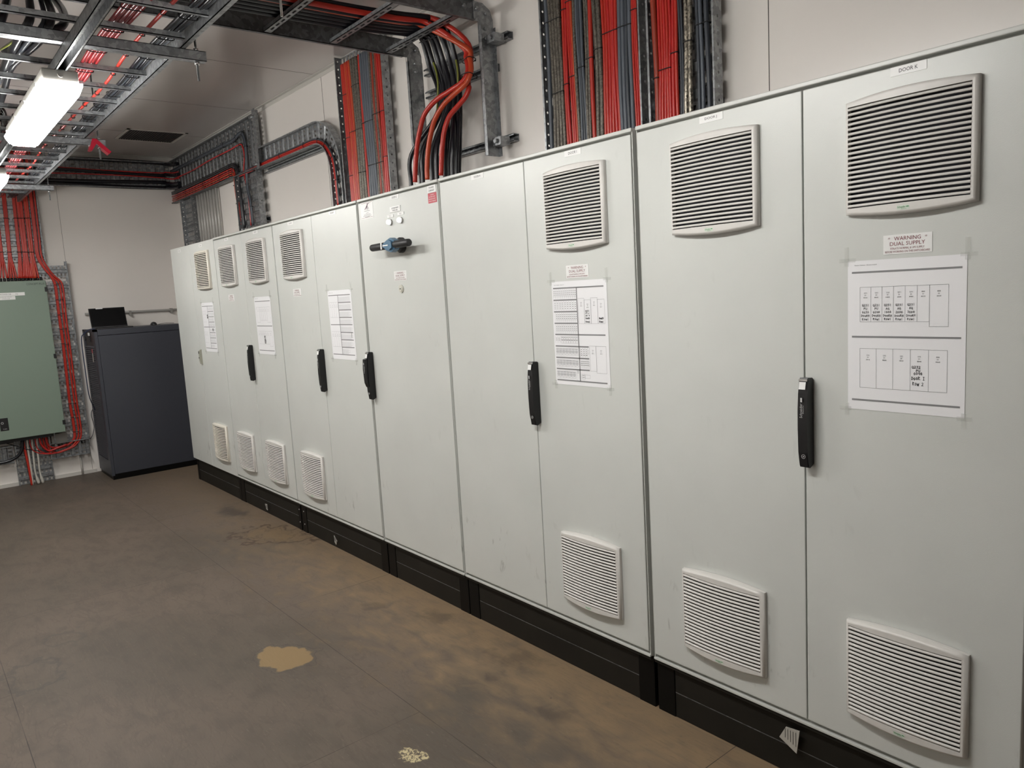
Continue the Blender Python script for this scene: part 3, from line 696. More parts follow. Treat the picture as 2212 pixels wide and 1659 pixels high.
# ================================================================== cable trays
def tray(name, label, path, width, to, cat='cable tray', depth=.05, step=.05, nslot=8, mt='galvanised', group=None, holes=True, opening=0, parent_loc=None, edges=(1, 1)):
    """perforated tray: 'path' is its centre line in the wall plane, to(a, b, c) maps plane + height to the room"""
    pts = [V((*p, 0)) for p in path]; L_ = [0]
    for a, b in zip(pts, pts[1:]): L_.append(L_[-1] + (b - a).length)
    n = max(2, round(L_[-1] / step)); st = []
    for i in range(n + 1):
        s = L_[-1] * i / n; j = 0
        while j < len(L_) - 2 and L_[j + 1] < s: j += 1
        f = (s - L_[j]) / max(L_[j + 1] - L_[j], 1e-9); st.append(pts[j].lerp(pts[j + 1], f))
    A, B = [], []
    for i, p in enumerate(st):
        t_ = (st[min(i + 1, n)] - st[max(i - 1, 0)]).normalized(); nn = V((-t_.y, t_.x, 0)) * width / 2; A.append(p + nn); B.append(p - nn)
    th = thing(name, label, cat, to(st[0].x, st[0].y, 0), group)
    m = MB()
    def q(*P_): m.face([to(*p) for p in P_])
    def hole(c, h, kind):      # c four corners (plane coords + height), h fraction of hole
        c = [V(x) for x in c]; o = sum(c, V()) / 4
        if kind == 's':
            i_ = [o + (x - o) * 1 for x in c]; i_ = [c[0].lerp(c[1], h[0]).lerp(c[3].lerp(c[2], h[0]), h[1]), c[0].lerp(c[1], 1 - h[0]).lerp(c[3].lerp(c[2], 1 - h[0]), h[1]), c[0].lerp(c[1], 1 - h[0]).lerp(c[3].lerp(c[2], 1 - h[0]), 1 - h[1]), c[0].lerp(c[1], h[0]).lerp(c[3].lerp(c[2], h[0]), 1 - h[1])]
            for k_ in range(4): q(c[k_], c[(k_ + 1) % 4], i_[(k_ + 1) % 4], i_[k_])
        else:
            o8 = []; i8 = []; u_, v_ = (c[1] - c[0]), (c[3] - c[0])
            for k_ in range(8):
                a_ = math.radians(-135 + 45 * k_); du, dv = math.cos(a_), math.sin(a_); mx_ = max(abs(du), abs(dv))
                o8.append(o + u_ * du / mx_ * .5 + v_ * dv / mx_ * .5); i8.append(o + u_.normalized() * du * h + v_.normalized() * dv * h)
            for k_ in range(8): q(o8[k_], o8[(k_ + 1) % 8], i8[(k_ + 1) % 8], i8[k_])
    for i in range(n):
        a0, a1, b0, b1 = A[i], A[i + 1], B[i], B[i + 1]
        if opening and i % opening == opening - 1:
            for f0, f1 in ((0, .06), (.94, 1)): q(a0.lerp(b0, f0), a0.lerp(b0, f1), a1.lerp(b1, f1), a1.lerp(b1, f0))
            continue
        if i % 2 == 0:
            for k_ in range(nslot):
                f0, f1 = k_ / nslot, (k_ + 1) / nslot
                hole((a0.lerp(b0, f0), a0.lerp(b0, f1), a1.lerp(b1, f1), a1.lerp(b1, f0)), (.27, .16), 's')
        else:
            up = V((0, 0, .009)); e0, e1, g0, g1 = a0.lerp(a1, .15), a0.lerp(a1, .85), b0.lerp(b1, .15), b0.lerp(b1, .85)
            q(a0, b0, g0 + up, e0 + up); q(e0 + up, g0 + up, g1 + up, e1 + up); q(e1 + up, g1 + up, b1, a1)
    thicken(m.bm, .0012)
    m.build('tray_base', mt, th, rec=False)
    for e_, S in zip(edges, (A, B)):
        if not e_: continue
        m = MB()
        for i in range(n):
            p0, p1 = S[i], S[i + 1]; up = V((0, 0, depth)); c = (p0, p1, p1 + up, p0 + up)
            if holes: hole(c, .0058, 'c')
            else: q(*c)
        thicken(m.bm, .0014)
        sg = 1 if S is A else -1
        for i in range(n):      # rolled front lip
            o_ = (A[i] - B[i]).normalized() * sg; o2 = (A[i + 1] - B[i + 1]).normalized() * sg
            q(S[i] + V((0, 0, depth)), S[i + 1] + V((0, 0, depth)), S[i + 1] - o2 * .009 + V((0, 0, depth)), S[i] - o_ * .009 + V((0, 0, depth)))
        m.build('side_flange', mt, th, rec=False)
    return th
YB = .462
RW = lambda a, b, c: V((a, YB - c, b))              # right wall plane
FW = lambda a, b, c: V((XF + .050 + c, a, b))       # far wall plane (a = y, b = z)
GV = 'galvanised'
tray('cable_tray', 'wide vertical perforated cable tray crowded with cables above doors I and J', [(5.098, 2.2), (5.098, ZC)], .604, RW, nslot=18)
tray('cable_tray', 'narrower vertical cable tray with braided steel cables, right of the widest one', [(5.598, 2.2), (5.598, ZC)], .324, RW, nslot=11)
tray('cable_tray', 'vertical cable tray of red, brown and grey cables above doors F and G', [(3.05, 2.2), (3.05, 3.262)], .608, RW, nslot=14)
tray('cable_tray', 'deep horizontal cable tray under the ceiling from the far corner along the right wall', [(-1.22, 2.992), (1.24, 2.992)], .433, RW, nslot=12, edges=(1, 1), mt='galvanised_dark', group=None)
tray('cable_tray', 'vertical cable tray dropping from the corner tray to the tops of doors C and D', [(.955, 2.2), (.955, 2.775)], .52, RW, nslot=14)
tray('cable_tray', 'short vertical cable tray in the far corner above door A', [(-.745, 2.2), (-.745, 2.775)], .37, RW, nslot=9)
arc = [(2.33 + .30 * math.sin(a), 2.545 + .30 * math.cos(a)) for a in (math.radians(q) for q in range(0, 91, 6))]
tray('cable_tray', 'slim cable tray with an elbow that curves down beside the door F cable tray', [(1.26, 2.845)] + arc + [(2.63, 2.2)], .160, RW, nslot=5, step=.045)
tray('cable_tray', 'horizontal tray under the ceiling of the far wall holding thick black cables', [(-2.4, 3.06), (.42, 3.06)], .28, FW, nslot=7, step=.045, holes=False)
tray('cable_tray', 'vertical tray of red cables on the far wall above the green board', [(-1.28, 2.185), (-1.28, 3.22)], .87, FW, nslot=26, step=.0388, opening=4, holes=True)
tray('cable_tray', 'tall narrow tray on the far wall between green board and dark grey unit', [(-.82, .33), (-.82, 2.18)], .31, FW, nslot=9, step=.0388, opening=4, holes=True)
tray('cable_tray', 'horizontal tray section at the foot of the tall narrow tray', [(-1.01, .30), (-.67, .30)], .16, FW, nslot=4, step=.035)
tray('cable_tray', 'horizontal tray section low on the far wall at the picture edge', [(-2.2, .33), (-1.33, .33)], .17, FW, nslot=4, step=.045)
tray('cable_tray', 'tray section under the green board behind the white and red tails', [(-1.165, .22), (-1.165, .46)], .30, FW, nslot=9, step=.04)
tray('cable_tray', 'lowest short tray section reaching the floor under the green board', [(-1.165, .005), (-1.165, .205)], .30, lambda a, b, c: V((XF + .022 + c, a, b)), nslot=8, step=.04)
# joiner plate at the end of the deep tray and spare channel ends
m = MB(); m.obox(V((1.247, YB - .052, 2.76)), EX, EY, EZ, (0, .006), (0, .05), (0, .48)); m.obox(V((1.247, YB - .054, 2.76)), EX, EY, EZ, (0, .06), (0, .004), (0, .48))
for z in (2.80, 3.18): m.rod((1.28, YB - .05, z), (1.215, YB - .062, z), .012, 6)
m.build('joiner_plate', GV, **T('galvanised joiner plate with two bolts at the end of the deep tray', 'bracket'))
# struts behind the trays
def channel(m, a, U, W_, H_, L_, w=.041, lip=.009, t_=.0025):
    """C channel from a along U, back on W_, open towards H_"""
    m.obox(a, U, W_, H_, (0, L_), (-w / 2, w / 2), (0, t_)); m.obox(a, U, W_, H_, (0, L_), (-w / 2, -w / 2 + t_), (0, w)); m.obox(a, U, W_, H_, (0, L_), (w / 2 - t_, w / 2), (0, w))
    m.obox(a, U, W_, H_, (0, L_), (-w / 2, -w / 2 + lip), (w - t_, w)); m.obox(a, U, W_, H_, (0, L_), (w / 2 - lip, w / 2), (w - t_, w))
for x0, x1, z, lb in ((4.83, 5.82, 3.05, 'upper steel strut behind the two trays above doors I and J'), (4.83, 5.74, 2.33, 'lower steel strut behind the two trays above doors I and J'), (2.60, 3.20, 2.30, 'steel strut behind the cable tray above door F'),
                      (3.73, 4.50, 2.925, 'upper wall strut behind the drop of the branch ladder'), (3.73, 4.38, 2.80, 'middle wall strut behind the drop of the branch ladder'), (3.73, 4.505, 2.425, 'lower wall strut behind the drop of the branch ladder'),
                      (1.26, 2.4, 2.745, 'strut under the slim elbowed tray'), (.55, 1.22, 2.36, 'steel strut behind the tray above door D'), (-1.1, -.62, 2.5, 'short strut behind the corner tray')):
    m = MB(); channel(m, V((x0, DW, z)), EX, EZ, -EY, x1 - x0, w=.037)
    if 3.7 < x0 < 3.8 and z < 2.9:
        m.mi = 1
        for i in range(11): m.box((x0 + .10 + i * .05, DW - .0385, z - .005), (x0 + .125 + i * .05, DW - .037, z + .005))
    m.build('wall_strut', [GV, 'black_void'], **T(lb, 'strut', 'steel struts on the right wall'))

# vertical grey conduits at the far end
for i in range(9):
    x = -.62 + i * .083
    m = MB(); m.rod((x, DW - .03, 2.2), (x, DW - .03, 2.79), .0135 if i % 3 else .017, 10)
    m.build('conduit', 'conduit_grey' if i != 2 else 'cable_blue' if 0 else 'conduit_grey', **T(('leftmost', 'second', 'third', 'fourth', 'middle', 'sixth', 'seventh', 'eighth', 'rightmost')[i] + ' vertical grey conduit above the doors of the end cabinet', 'conduit', 'vertical grey conduits'))

# ================================================================== cables
def tie_ring(m, c, t_, wd, W_, H_, r=.0018):
    """zip tie round a bundle: centre c, direction t_, width dir wd with half sizes W_, H_"""
    hd = t_.cross(wd).normalized(); pts = []
    for k_ in range(17):
        a = 2 * math.pi * k_ / 16; ca, sa = math.cos(a), math.sin(a)
        sx = math.copysign(abs(ca) ** .5, ca) * W_; sy = math.copysign(abs(sa) ** .5, sa) * H_; pts.append(c + wd * sx + hd * sy)
    m.tube(pts, r, 5)
    m.obox(c, wd, hd, t_, (W_ * .3, W_ * .3 + .008), (-H_ - .005, -H_), (-.003, .003)) if H_ > 0 else None
def bundle(label, paths, mats, radii, ties=(), wdir=EX, group=None, cat='cables', tr=.0022, sides=8, sm=6, single=None):
    loc = V(paths[0][-1])
    t = thing('cable_bundle', label, cat, loc, group)
    P_ = []
    for i, p in enumerate(paths):
        sp = smooth(p, sm); P_.append(sp); m = MB(); m.tube(sp, radii[i % len(radii)], sides); m.build('cable', mats[i % len(mats)], t, rec=True)
    for f in ties:
        c = []; 
        for sp in P_: c.append(sp[min(int(f * (len(sp) - 1)), len(sp) - 1)])
        ce = sum(c, V()) / len(c); sp = P_[0]; j = min(max(int(f * (len(sp) - 1)), 1), len(sp) - 2); tt = (sp[j + 1] - sp[j - 1]).normalized()
        wd = (wdir - tt * wdir.dot(tt)).normalized(); hd = tt.cross(wd); rm = max(radii)
        W_ = max(abs((x - ce).dot(wd)) for x in c) + rm + tr; H_ = max(abs((x - ce).dot(hd)) for x in c) + rm + tr
        m = MB(); tie_ring(m, ce, tt, wd, W_, H_, tr); m.build('cable_tie', 'rubber_black', t)
    return t
def vert_bundle(label, u0, u1, vr, n, mats, r=None, ties=(2.9, 2.55), y=.432, ztop=ZC - .005, zbot=2.202, group=None, sway=.004, layers=1):
    """n parallel cables between picture columns u0..u1 at row vr, hanging against a tray of the right wall"""
    xa, xb = at(u0, vr, 1, y).x, at(u1, vr, 1, y).x; rr = r or (xb - xa) / n / 2 * 1.02
    rnd = random.Random(int(u0)); ps = []
    for i in range(n):
        x = xa + (xb - xa) * (i + .5) / n; ph = rnd.uniform(0, 6); p = []
        for z in (ztop, 3.1, 2.95, 2.8, 2.65, 2.5, 2.35, zbot):
            k_ = min(abs(z - q) for q in ties) if ties else 1; sp = 1 + .22 * min(k_ / .15, 1) if n > 1 else 1
            p.append((((xa + xb) / 2 + (x - (xa + xb) / 2) * sp * .92) + sway * math.sin(z * 7 + int(u0)), y + .3 * sway * math.sin(z * 9 + ph), z))
        ps.append(p)
    ts = [(ztop - z) / (ztop - zbot) for z in ties]
    # parameter along the smoothed path is not linear in z: convert
    zs = [ztop, 3.1, 2.95, 2.8, 2.65, 2.5, 2.35, zbot]
    def par(z):
        for k_ in range(7):
            if zs[k_] >= z >= zs[k_ + 1]: return (k_ + (zs[k_] - z) / (zs[k_] - zs[k_ + 1])) / 7
        return 0
    return bundle(label, ps, mats, [rr], [par(z) for z in ties], group=group, sides=10)
S_ = .27125
def T2(label, a, b, n, mats, ties, r=None, y=.43, sway=.004): vert_bundle(label, 1100 + a * S_, 1100 + b * S_, 500 * S_, n, mats, r, ties, y, sway=sway)
T2('single thin blue-grey cable at the left edge of the widest tray', 303, 324, 1, ['cable_grey'], (2.86,))
T2('bundle of thick taupe braided cables at the left of the widest tray', 335, 424, 4, ['cable_taupe'], (2.87, 2.53), sway=.003)
T2('pair of red cables right of the first taupe bundle', 436, 470, 2, ['cable_red', 'cable_crimson'], (2.90, 2.56))
T2('three red and orange cables in the left half of the widest tray', 478, 522, 3, ['cable_red', 'cable_crimson', 'cable_orange'], (2.92, 2.58))
T2('single taupe cable beside the orange one', 524, 545, 1, ['cable_taupe'], ())
T2('three blue-grey cables between taupe cables', 549, 598, 3, ['cable_grey', 'cable_slate', 'cable_grey'], (2.94, 2.60))
T2('pair of taupe cables left of the lone red cable', 605, 642, 2, ['cable_taupe'], (2.95, 2.64))
T2('lone red cable between two taupe groups', 646, 672, 1, ['cable_red'], (2.65,))
T2('pair of thick taupe cables left of the big red bundle', 682, 738, 2, ['cable_taupe'], (2.66,))
T2('bundle of four bright red cables in the middle of the widest tray', 748, 828, 4, ['cable_red', 'cable_red', 'cable_crimson', 'cable_red'], (2.70,))
T2('pair of deep red cables beside the four red ones', 830, 874, 2, ['cable_crimson', 'cable_red'], (2.71,))
T2('four blue-grey cables at the right of the widest tray', 878, 984, 4, ['cable_grey', 'cable_grey', 'cable_slate', 'cable_grey'], (2.72,))
T2('three red cables at the right edge of the widest tray', 990, 1036, 3, ['cable_red', 'cable_crimson', 'cable_red'], (2.75,))
T2('single thick rust-red cable at the left of the narrower tray', 1150, 1188, 1, ['cable_maroon'], (2.47,))
T2('bundle of five red cables in the narrower tray', 1190, 1288, 5, ['cable_crimson', 'cable_red'], (2.90, 2.48))
T2('pair of red cables left of the braided steel pair', 1300, 1348, 2, ['cable_crimson', 'cable_red'], (2.93, 2.77, 2.54))
T2('pair of thin grey cables next to the braided steel pair', 1354, 1386, 2, ['cable_slate'], (2.77,))
T2('pair of thick braided steel cables in the narrower tray', 1396, 1458, 2, ['cable_braid'], (2.955, 2.79, 2.56))
T2('two dark cables tied together in the narrower tray', 1494, 1546, 2, ['cable_slate', 'cable_grey'], (2.97, 2.82, 2.60), y=.44)
T2('single dark grey cable beside the right flange', 1568, 1602, 1, ['cable_slate'], (2.60,), y=.44)
def T1(label, a, b, n, mats, ties, r=None): vert_bundle(label, 500 + a * .2939, 500 + b * .2939, 264, n, mats, r, ties, .43, ztop=3.2, sway=.003)
T1('three bright red cables at the left of the tray above door F', 838, 868, 3, ['cable_red'], (2.98, 2.72, 2.45))
T1('three orange-red cables beside the bright red ones above door F', 870, 908, 3, ['cable_orange', 'cable_red', 'cable_orange'], (2.73,))
T1('three brown braided cables in the tray above door F', 914, 965, 3, ['cable_taupe'], (3.02, 2.74, 2.47))
T1('single red cable left of the grey group above door F', 968, 981, 1, ['cable_red'], (2.75,))
T1('four blue-grey cables in the middle of the tray above door F', 984, 1046, 4, ['cable_grey'], (2.77, 2.49))
T1('four thin brown and red cables right of the grey group', 1048, 1100, 4, ['cable_taupe', 'cable_maroon'], (2.79, 2.50))
T1('two bright red cables at the right of the tray above door F', 1104, 1132, 2, ['cable_crimson', 'cable_red'], (2.80, 2.51))

# cables of the deep corner tray, drawn as plane points of the right wall
def rw(pts, sc=.2532, ox=340, oy=220, y=.435): return [at(ox + a * sc, oy + b * sc, 1, y) for a, b in pts]
def off(path, dx, dz, dy=0): return [V(p) + V((dx, dy, dz)) for p in path]
def offn(path, d, dy=0):
    path = [V(p) for p in path]; out = []
    for i, p in enumerate(path):
        t_ = (path[min(i + 1, len(path) - 1)] - path[max(i - 1, 0)]).normalized(); out.append(p + V((-t_.z, 0, t_.x)) * d + V((0, dy, 0)))
    return out
pt = rw([(110, 590), (330, 475), (540, 368), (640, 318), (690, 265), (722, 258), (748, 320), (765, 460), (772, 700), (800, 860), (822, 1055)])
bundle('grey control cables along the top of the deep corner tray', [pt, offn(pt, -.013), offn(pt, -.026, -.004)], ['cable_slate', 'cable_grey'], [.0055], (.1, .22, .35, .52, .66, .8, .92), wdir=EZ)
pt = rw([(135, 660), (300, 585), (460, 490), (600, 420), (700, 365), (728, 385), (742, 470), (738, 600), (765, 730), (785, 880), (800, 1056)])
bundle('single red cable across the middle of the deep corner tray', [pt], ['cable_crimson'], [.0062], (.1, .25, .4, .6, .75), wdir=EZ)
pt = rw([(125, 775), (300, 695), (480, 610), (600, 550), (655, 532), (690, 580), (702, 700), (725, 880), (748, 1075)])
bundle('black cable pair above the red cables of the deep corner tray', [pt, offn(pt, -.016)], ['cable_black'], [.0095], (.2, .4, .6), wdir=EZ)
pt = rw([(125, 810), (300, 730), (480, 645), (600, 585), (645, 575), (665, 640), (680, 780), (700, 900), (715, 1080)])
bundle('four red cables turning down towards doors C and D', [pt, offn(pt, -.017, .006), offn(pt, -.036), offn(pt, -.053, .006)], ['cable_red', 'cable_crimson', 'cable_orange', 'cable_red'], [.0058], (.1, .2, .3, .4, .5, .7, .85), wdir=EZ)
pt = rw([(700, 622), (800, 575), (950, 500), (1090, 440), (1230, 380), (1330, 338), (1400, 345), (1455, 400), (1498, 490), (1520, 620), (1535, 760), (1548, 880)])
bundle('red and grey cables following the slim elbowed tray', [pt, offn(pt, -.013), offn(pt, .013)], ['cable_red', 'cable_crimson', 'cable_slate'], [.0065], (.12, .25, .38, .5, .6, .72, .85), wdir=EZ)

# ================================================================== overhead ladders
def rail(m, o, U, W_, N_, L_, h=.09, fl=.022, t_=.003):
    m.obox(o, U, W_, N_, (0, L_), (0, t_), (0, h)); m.obox(o, U, W_, N_, (0, L_), (0, fl), (0, t_)); m.obox(o, U, W_, N_, (0, L_), (0, fl), (h - t_, h))
def rung(m, o, U, L_, N_, W_=None, w=.022, h=.022, t_=.003):
    W_ = U.cross(N_); m.obox(o, U, W_, N_, (0, L_), (-w / 2, w / 2), (0, t_)); m.obox(o, U, W_, N_, (0, L_), (-w / 2, -w / 2 + t_), (0, h)); m.obox(o, U, W_, N_, (0, L_), (w / 2 - t_, w / 2), (0, h))
YR, ZL = -1.030, 2.735
t = thing('cable_ladder', 'long galvanised cable ladder overhead, running to the far wall above the lamps', 'cable ladder', (3, -1.4, ZL))
for y, W_ in ((YR, EY), (YR - .76, -EY)): m = MB(); rail(m, V((-1.05, y, ZL)), EX, W_, EZ, 9.0); m.build('side_rail', GV, t)
x = -.02
rx = [3.448 + (3.80 - 3.448) * 0 + .12 * 0]
i0 = at(400, 85, 2, ZL + .03).x % .3
for i in range(-3, 26):
    m = MB(); x = at(317, 163, 2, ZL + .02).x + (i - 11) * .299
    if x > 7.8 or x < -1.0: continue
    rung(m, V((x, YR - .757, ZL + .016)), EY, .757, EZ); m.build('rung', GV, t)
ZS = 2.735
for i, (x, ya) in enumerate(((.085, -.90), (2.13, -.915), (4.125, -.925), (6.17, -.93))):
    t = thing('trapeze_strut', ('cross strut of the overhead ladder at the far wall end', 'cross strut marked with a red clip, behind the middle lamp', 'nearest cross strut in view, between ladder and near lamp', 'cross strut over the row, out above the picture')[i], 'strut', (x, -1.4, ZS - .041), 'cross struts under the long ladder')
    m = MB(); channel(m, V((x, -2.0, ZS - .041)), EY, EX, EZ, 2.0 + ya + .0, w=.041); m.build('channel', GV, t)
    for y in (ya - .035, -1.95):
        m = MB(); m.rod((x, y, ZS - .12), (x, y, ZC), .005, 8); m.build('threaded_rod', 'galvanised_dark', t)
        m = MB(); m.rod((x, y, ZS - .054), (x, y, ZS - .042), .011, 6); m.build('hex_nut', 'steel_bright', t)
        m = MB(); m.rod((x, y, ZS + .002), (x, y, ZS + .012), .011, 6); m.build('hex_nut', 'steel_bright', t)
m = MB(); c = V((2.13, -.94, ZS - .03))
m.prism([c + V((-.024, -.05, .03)), c + V((-.024, -.028, .03)), c + V((-.024, .05, -.045)), c + V((-.024, .035, -.06)), c + V((-.024, -.03, .0)), c + V((-.024, -.06, -.045)), c + V((-.024, -.075, -.04))], (.055, 0, 0))
m.build('plastic_clip', 'clamp_red', **T('red plastic clip hooked on the end of a cross strut', 'clip'))
# long lamp beam under the struts
t = thing('lamp_beam', 'long galvanised channel carrying the row of lamps under the ladder', 'beam', (4, -1.44, 2.66))
m = MB(); channel(m, V((-.6, -1.44, ZS - .041)), EX, EY, -EZ, 9.6, w=.045); m.build('channel', GV, t)

# ------------------------------------------------------------------ lamps
LZ = ZS - .041 - .041
for i, x0 in enumerate((.22, 2.72, 5.14)):
    lb = ('farthest lamp, cut by the left edge of the picture', 'glowing twin-tube batten lamp in the upper left under the cable ladder', 'lamp just touching the top edge of the picture', 'lamp above the viewer outside the picture', 'rearmost lamp outside the picture')[i]
    x1 = x0 + 1.20; t = thing('batten_lamp', lb, 'lamp', ((x0 + x1) / 2, -1.445, LZ - .1), 'batten lamps under the ladder')
    yc = -1.445; w1 = .078; w2 = .060; zt, zm, zb = LZ, LZ - .05, LZ - .105
    m = MB(); m.box((x0 + .004, yc - .066, zm), (x1 - .004, yc + .066, zt), .006); m.rod((x1 - .004, yc, zm + .028), (x1 + .002, yc, zm + .028), .011, 16); m.build('housing', 'housing_grey', t)
    m = MB(); 
    top = [(x0, yc - w1), (x1, yc - w1), (x1, yc + w1), (x0, yc + w1)]; bo = [(x0 + .035, yc - w2), (x1 - .02, yc - w2), (x1 - .02, yc + w2), (x0 + .035, yc + w2)]
    tv = [m.bm.verts.new((a, b, zm)) for a, b in top]; mv = [m.bm.verts.new((a, b, zm - .012)) for a, b in top]; bv = [m.bm.verts.new((a, b, zb)) for a, b in bo]
    for A_, B_ in ((tv, mv), (mv, bv)):
        for k_ in range(4): m.bm.faces.new((A_[k_], A_[(k_ + 1) % 4], B_[(k_ + 1) % 4], B_[k_]))
    m.bm.faces.new(tv); m.bm.faces.new(bv)
    bmesh.ops.bevel(m.bm, geom=[e for e in m.bm.edges if abs(e.verts[0].co.z - zb) < .001 or abs(e.verts[1].co.z - zb) < .001], offset=.01, segments=2, affect='EDGES')
    m.build('diffuser', 'lamp_lens', t)
    m = MB()
    for k_ in range(4):
        xx = x0 + .1 + k_ * (x1 - x0 - .2) / 3
        for s_ in (-1, 1): m = MB(); m.box((xx - .008, yc + s_ * (w1 - .002), zm - .016), (xx + .008, yc + s_ * (w1 + .003), zm + .012)); m.build('clip', 'steel_bright', t)

# branch ladder with a bend down the wall
t = thing('branch_ladder', 'galvanised ladder crossing to the right wall and bending down above door H', 'cable ladder', (3.95, -.3, 3.03))
ZB_, XL, XR = 3.003, 3.722, 4.385
for x, W_, nm in ((XL, -EX, 'far'), (XR, EX, 'near')):
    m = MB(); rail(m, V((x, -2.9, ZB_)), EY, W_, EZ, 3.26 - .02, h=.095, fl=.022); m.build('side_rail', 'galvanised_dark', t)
    m = MB(); pr = [(.34, ZB_), (.34, ZB_ + .095), (.40, ZB_ + .093), (.445, ZB_ + .065), (.462, ZB_ + .02), (.462, ZB_ - .10), (.365, ZB_ - .10), (.365, ZB_)]
    m.prism([(x - (.004 if nm == 'far' else -.003), a, b) for a, b in pr], (.004 if nm == 'near' else -.004, 0, 0))
    for a, b in ((.28, .06), (.36, .06), (.42, .045), (.41, -.03), (.41, -.075)): m.rod((x - .012, a, ZB_ + b), (x + .016, a, ZB_ + b), .009, 8)
    m.build('bend_plate', GV, t)
    m = MB(); rail(m, V((x, .462, 2.345 if nm == 'near' else 2.345)), EZ, W_, -EY, ZB_ - 2.345 - .02, h=.095, fl=.025); m.build('drop_rail', GV, t)
for y in (-2.56, -2.21, -1.86, -1.51, -1.16, -.81, -.46, -.10, .24):
    m = MB(); rung(m, V((XL + .002, y, ZB_ + .004)), EX, XR - XL - .002, EZ, w=.040, h=.02)
    m.mi = 1
    for i in range(9): m.box((XL + .05 + i * .065, y - .004, ZB_ + .0025), (XL + .085 + i * .065, y + .004, ZB_ + .004))
    m.build('rung', [GV, 'black_void'], t)
for z, lb in ((2.915, 'upper'), (2.41, 'lower')):
    m = MB(); m.box((XR + .026, .40, z - .02), (XR + .09, .462, z + .02)); m.rod((XR + .06, .40, z), (XR + .06, .385, z), .012, 6); m.build('clamp_bracket', GV, **T('clamp bracket bolting the ladder drop to the %s wall strut' % lb, 'bracket'))
p = at(609, 36, 2, 2.93); m = MB(); m.rod(p, (p.x, p.y, ZC), .006, 8); m.build('threaded_rod', 'steel_bright', **T('threaded hanger rod ending in front of the branch ladder cables', 'rod'))

# power cables on the branch ladder
def crop2(pts, y): return [at(500 + a * .2939, b * .2939, 1, yy if isinstance(y, (list, tuple)) else y) for (a, b), yy in zip(pts, y if isinstance(y, (list, tuple)) else [0] * len(pts))]
zc = ZB_ + .045
reds = [[(1700, 345), (1725, 430), (1738, 520), (1700, 600), (1610, 665), (1500, 740), (1420, 840), (1385, 960), (1362, 1100), (1352, 1250), (1350, 1340)],
        [(1725, 350), (1752, 430), (1760, 520), (1725, 610), (1640, 690), (1560, 770), (1495, 880), (1462, 1000), (1445, 1120), (1438, 1240), (1440, 1320)],
        [(1740, 600), (1745, 650), (1715, 720), (1655, 790), (1600, 860), (1565, 960), (1552, 1060), (1545, 1170), (1541, 1290)]]
ys = [.335, .34, .33, .31, .29, .27, .26, .25, .25, .25, .25]
R_ = []
for j, q in enumerate(reds):
    yy = ys[:len(q)] if j < 2 else [.345, .335, .32, .30, .28, .265, .26, .26, .26]
    body = crop2(q, yy)
    xh = at(1500 * .2939 + 500, (200 + 8 * j) * .2939, 2, zc).x + (.012, -.02, .02)[j]
    hz = [V((xh - .12, -2.85, zc)), V((xh - .08, -1.6, zc)), V((xh - .05, -.8, zc + .004)), V((xh - .02, -.2, zc)), V((xh, .08, zc + .002)), V((xh + .02, .235, zc))]
    if j == 2: hz = [h + V((-.03, 0, .03)) for h in hz[:-1]] + [V((xh + .06, .26, zc + .02))] + [V((body[0].x + .01, .355, 2.91))]
    R_.append(hz + body)
t = bundle('three fat orange-red power cables sweeping off the branch ladder into the cabinet', R_[:2] + [R_[2]], ['cable_red', 'cable_orange', 'cable_red'], [.0135], (.44, .50,), sides=12)
# black ones: top x, bottom picture column
B_ = []
bl = [(1322, 1360, .30), (1392, 1325, .33), (1408, 1325, .27), (1478, 1310, .31), (1495, 1310, .35), (1512, 1305, .27), (1572, 1290, .31), (1600, 1285, .34), (1625, 1270, .29), (1655, 1262, .33), (1672, 1255, .36)]
for j, (u, v, y) in enumerate(bl):
    e = at(500 + u * .2939, v * .2939, 1, y); f = j / (len(bl) - 1)
    tx = 3.86 + .23 * f; px = at(500 + (1440 + 190 * f) * .2939, 420 * .2939, 1, .36).x; mx = at(500 + (1500 + 160 * f) * .2939, (640 + 20 * f) * .2939, 1, .37).x
    h = zc + (.0 if j % 2 else .026); jx = (0, .016, -.012, .020, -.014, .010, -.02, .014, -.008, .012, 0)[j]
    B_.append([V((tx - .06, -2.85, h)), V((tx - .05, -1.6, h)), V((tx - .03, -.7, h)), V((tx - .01, -.15, h)), V((tx + .02, .08, h)), V((tx + .05, .23, h)), V((tx + .08 + jx, .315, h - .03)), V((px + jx, .37, 2.90)), V((mx + 1.5 * jx, .385, 2.77)), V((mx - .01 + .02 * f + jx, .375, 2.64)), V((e.x + .01, y + .01, 2.45)), V((e.x, y, 2.30)), V((e.x, y, 2.203))])
bundle('fat black power cables hanging from the branch ladder behind the red ones', B_, ['cable_black'], [.0125], (.46, .52), sides=10)
m = MB(); m.tube(smooth([at(500 + a * .2939, b * .2939, 1, .325) for a, b in ((1485, 460), (1508, 540), (1518, 640), (1512, 800))]), .005, 8); m.build('earth_cable', 'cable_earth', **T('thin yellow-green earth cable among the black cables, left one', 'cable'))
m = MB(); m.tube(smooth([at(500 + a * .2939, b * .2939, 1, .325) for a, b in ((1650, 440), (1662, 520), (1664, 600), (1650, 680))]), .005, 8); m.build('earth_cable', 'cable_earth', **T('thin yellow-green earth cable near the red bend, right one', 'cable'))

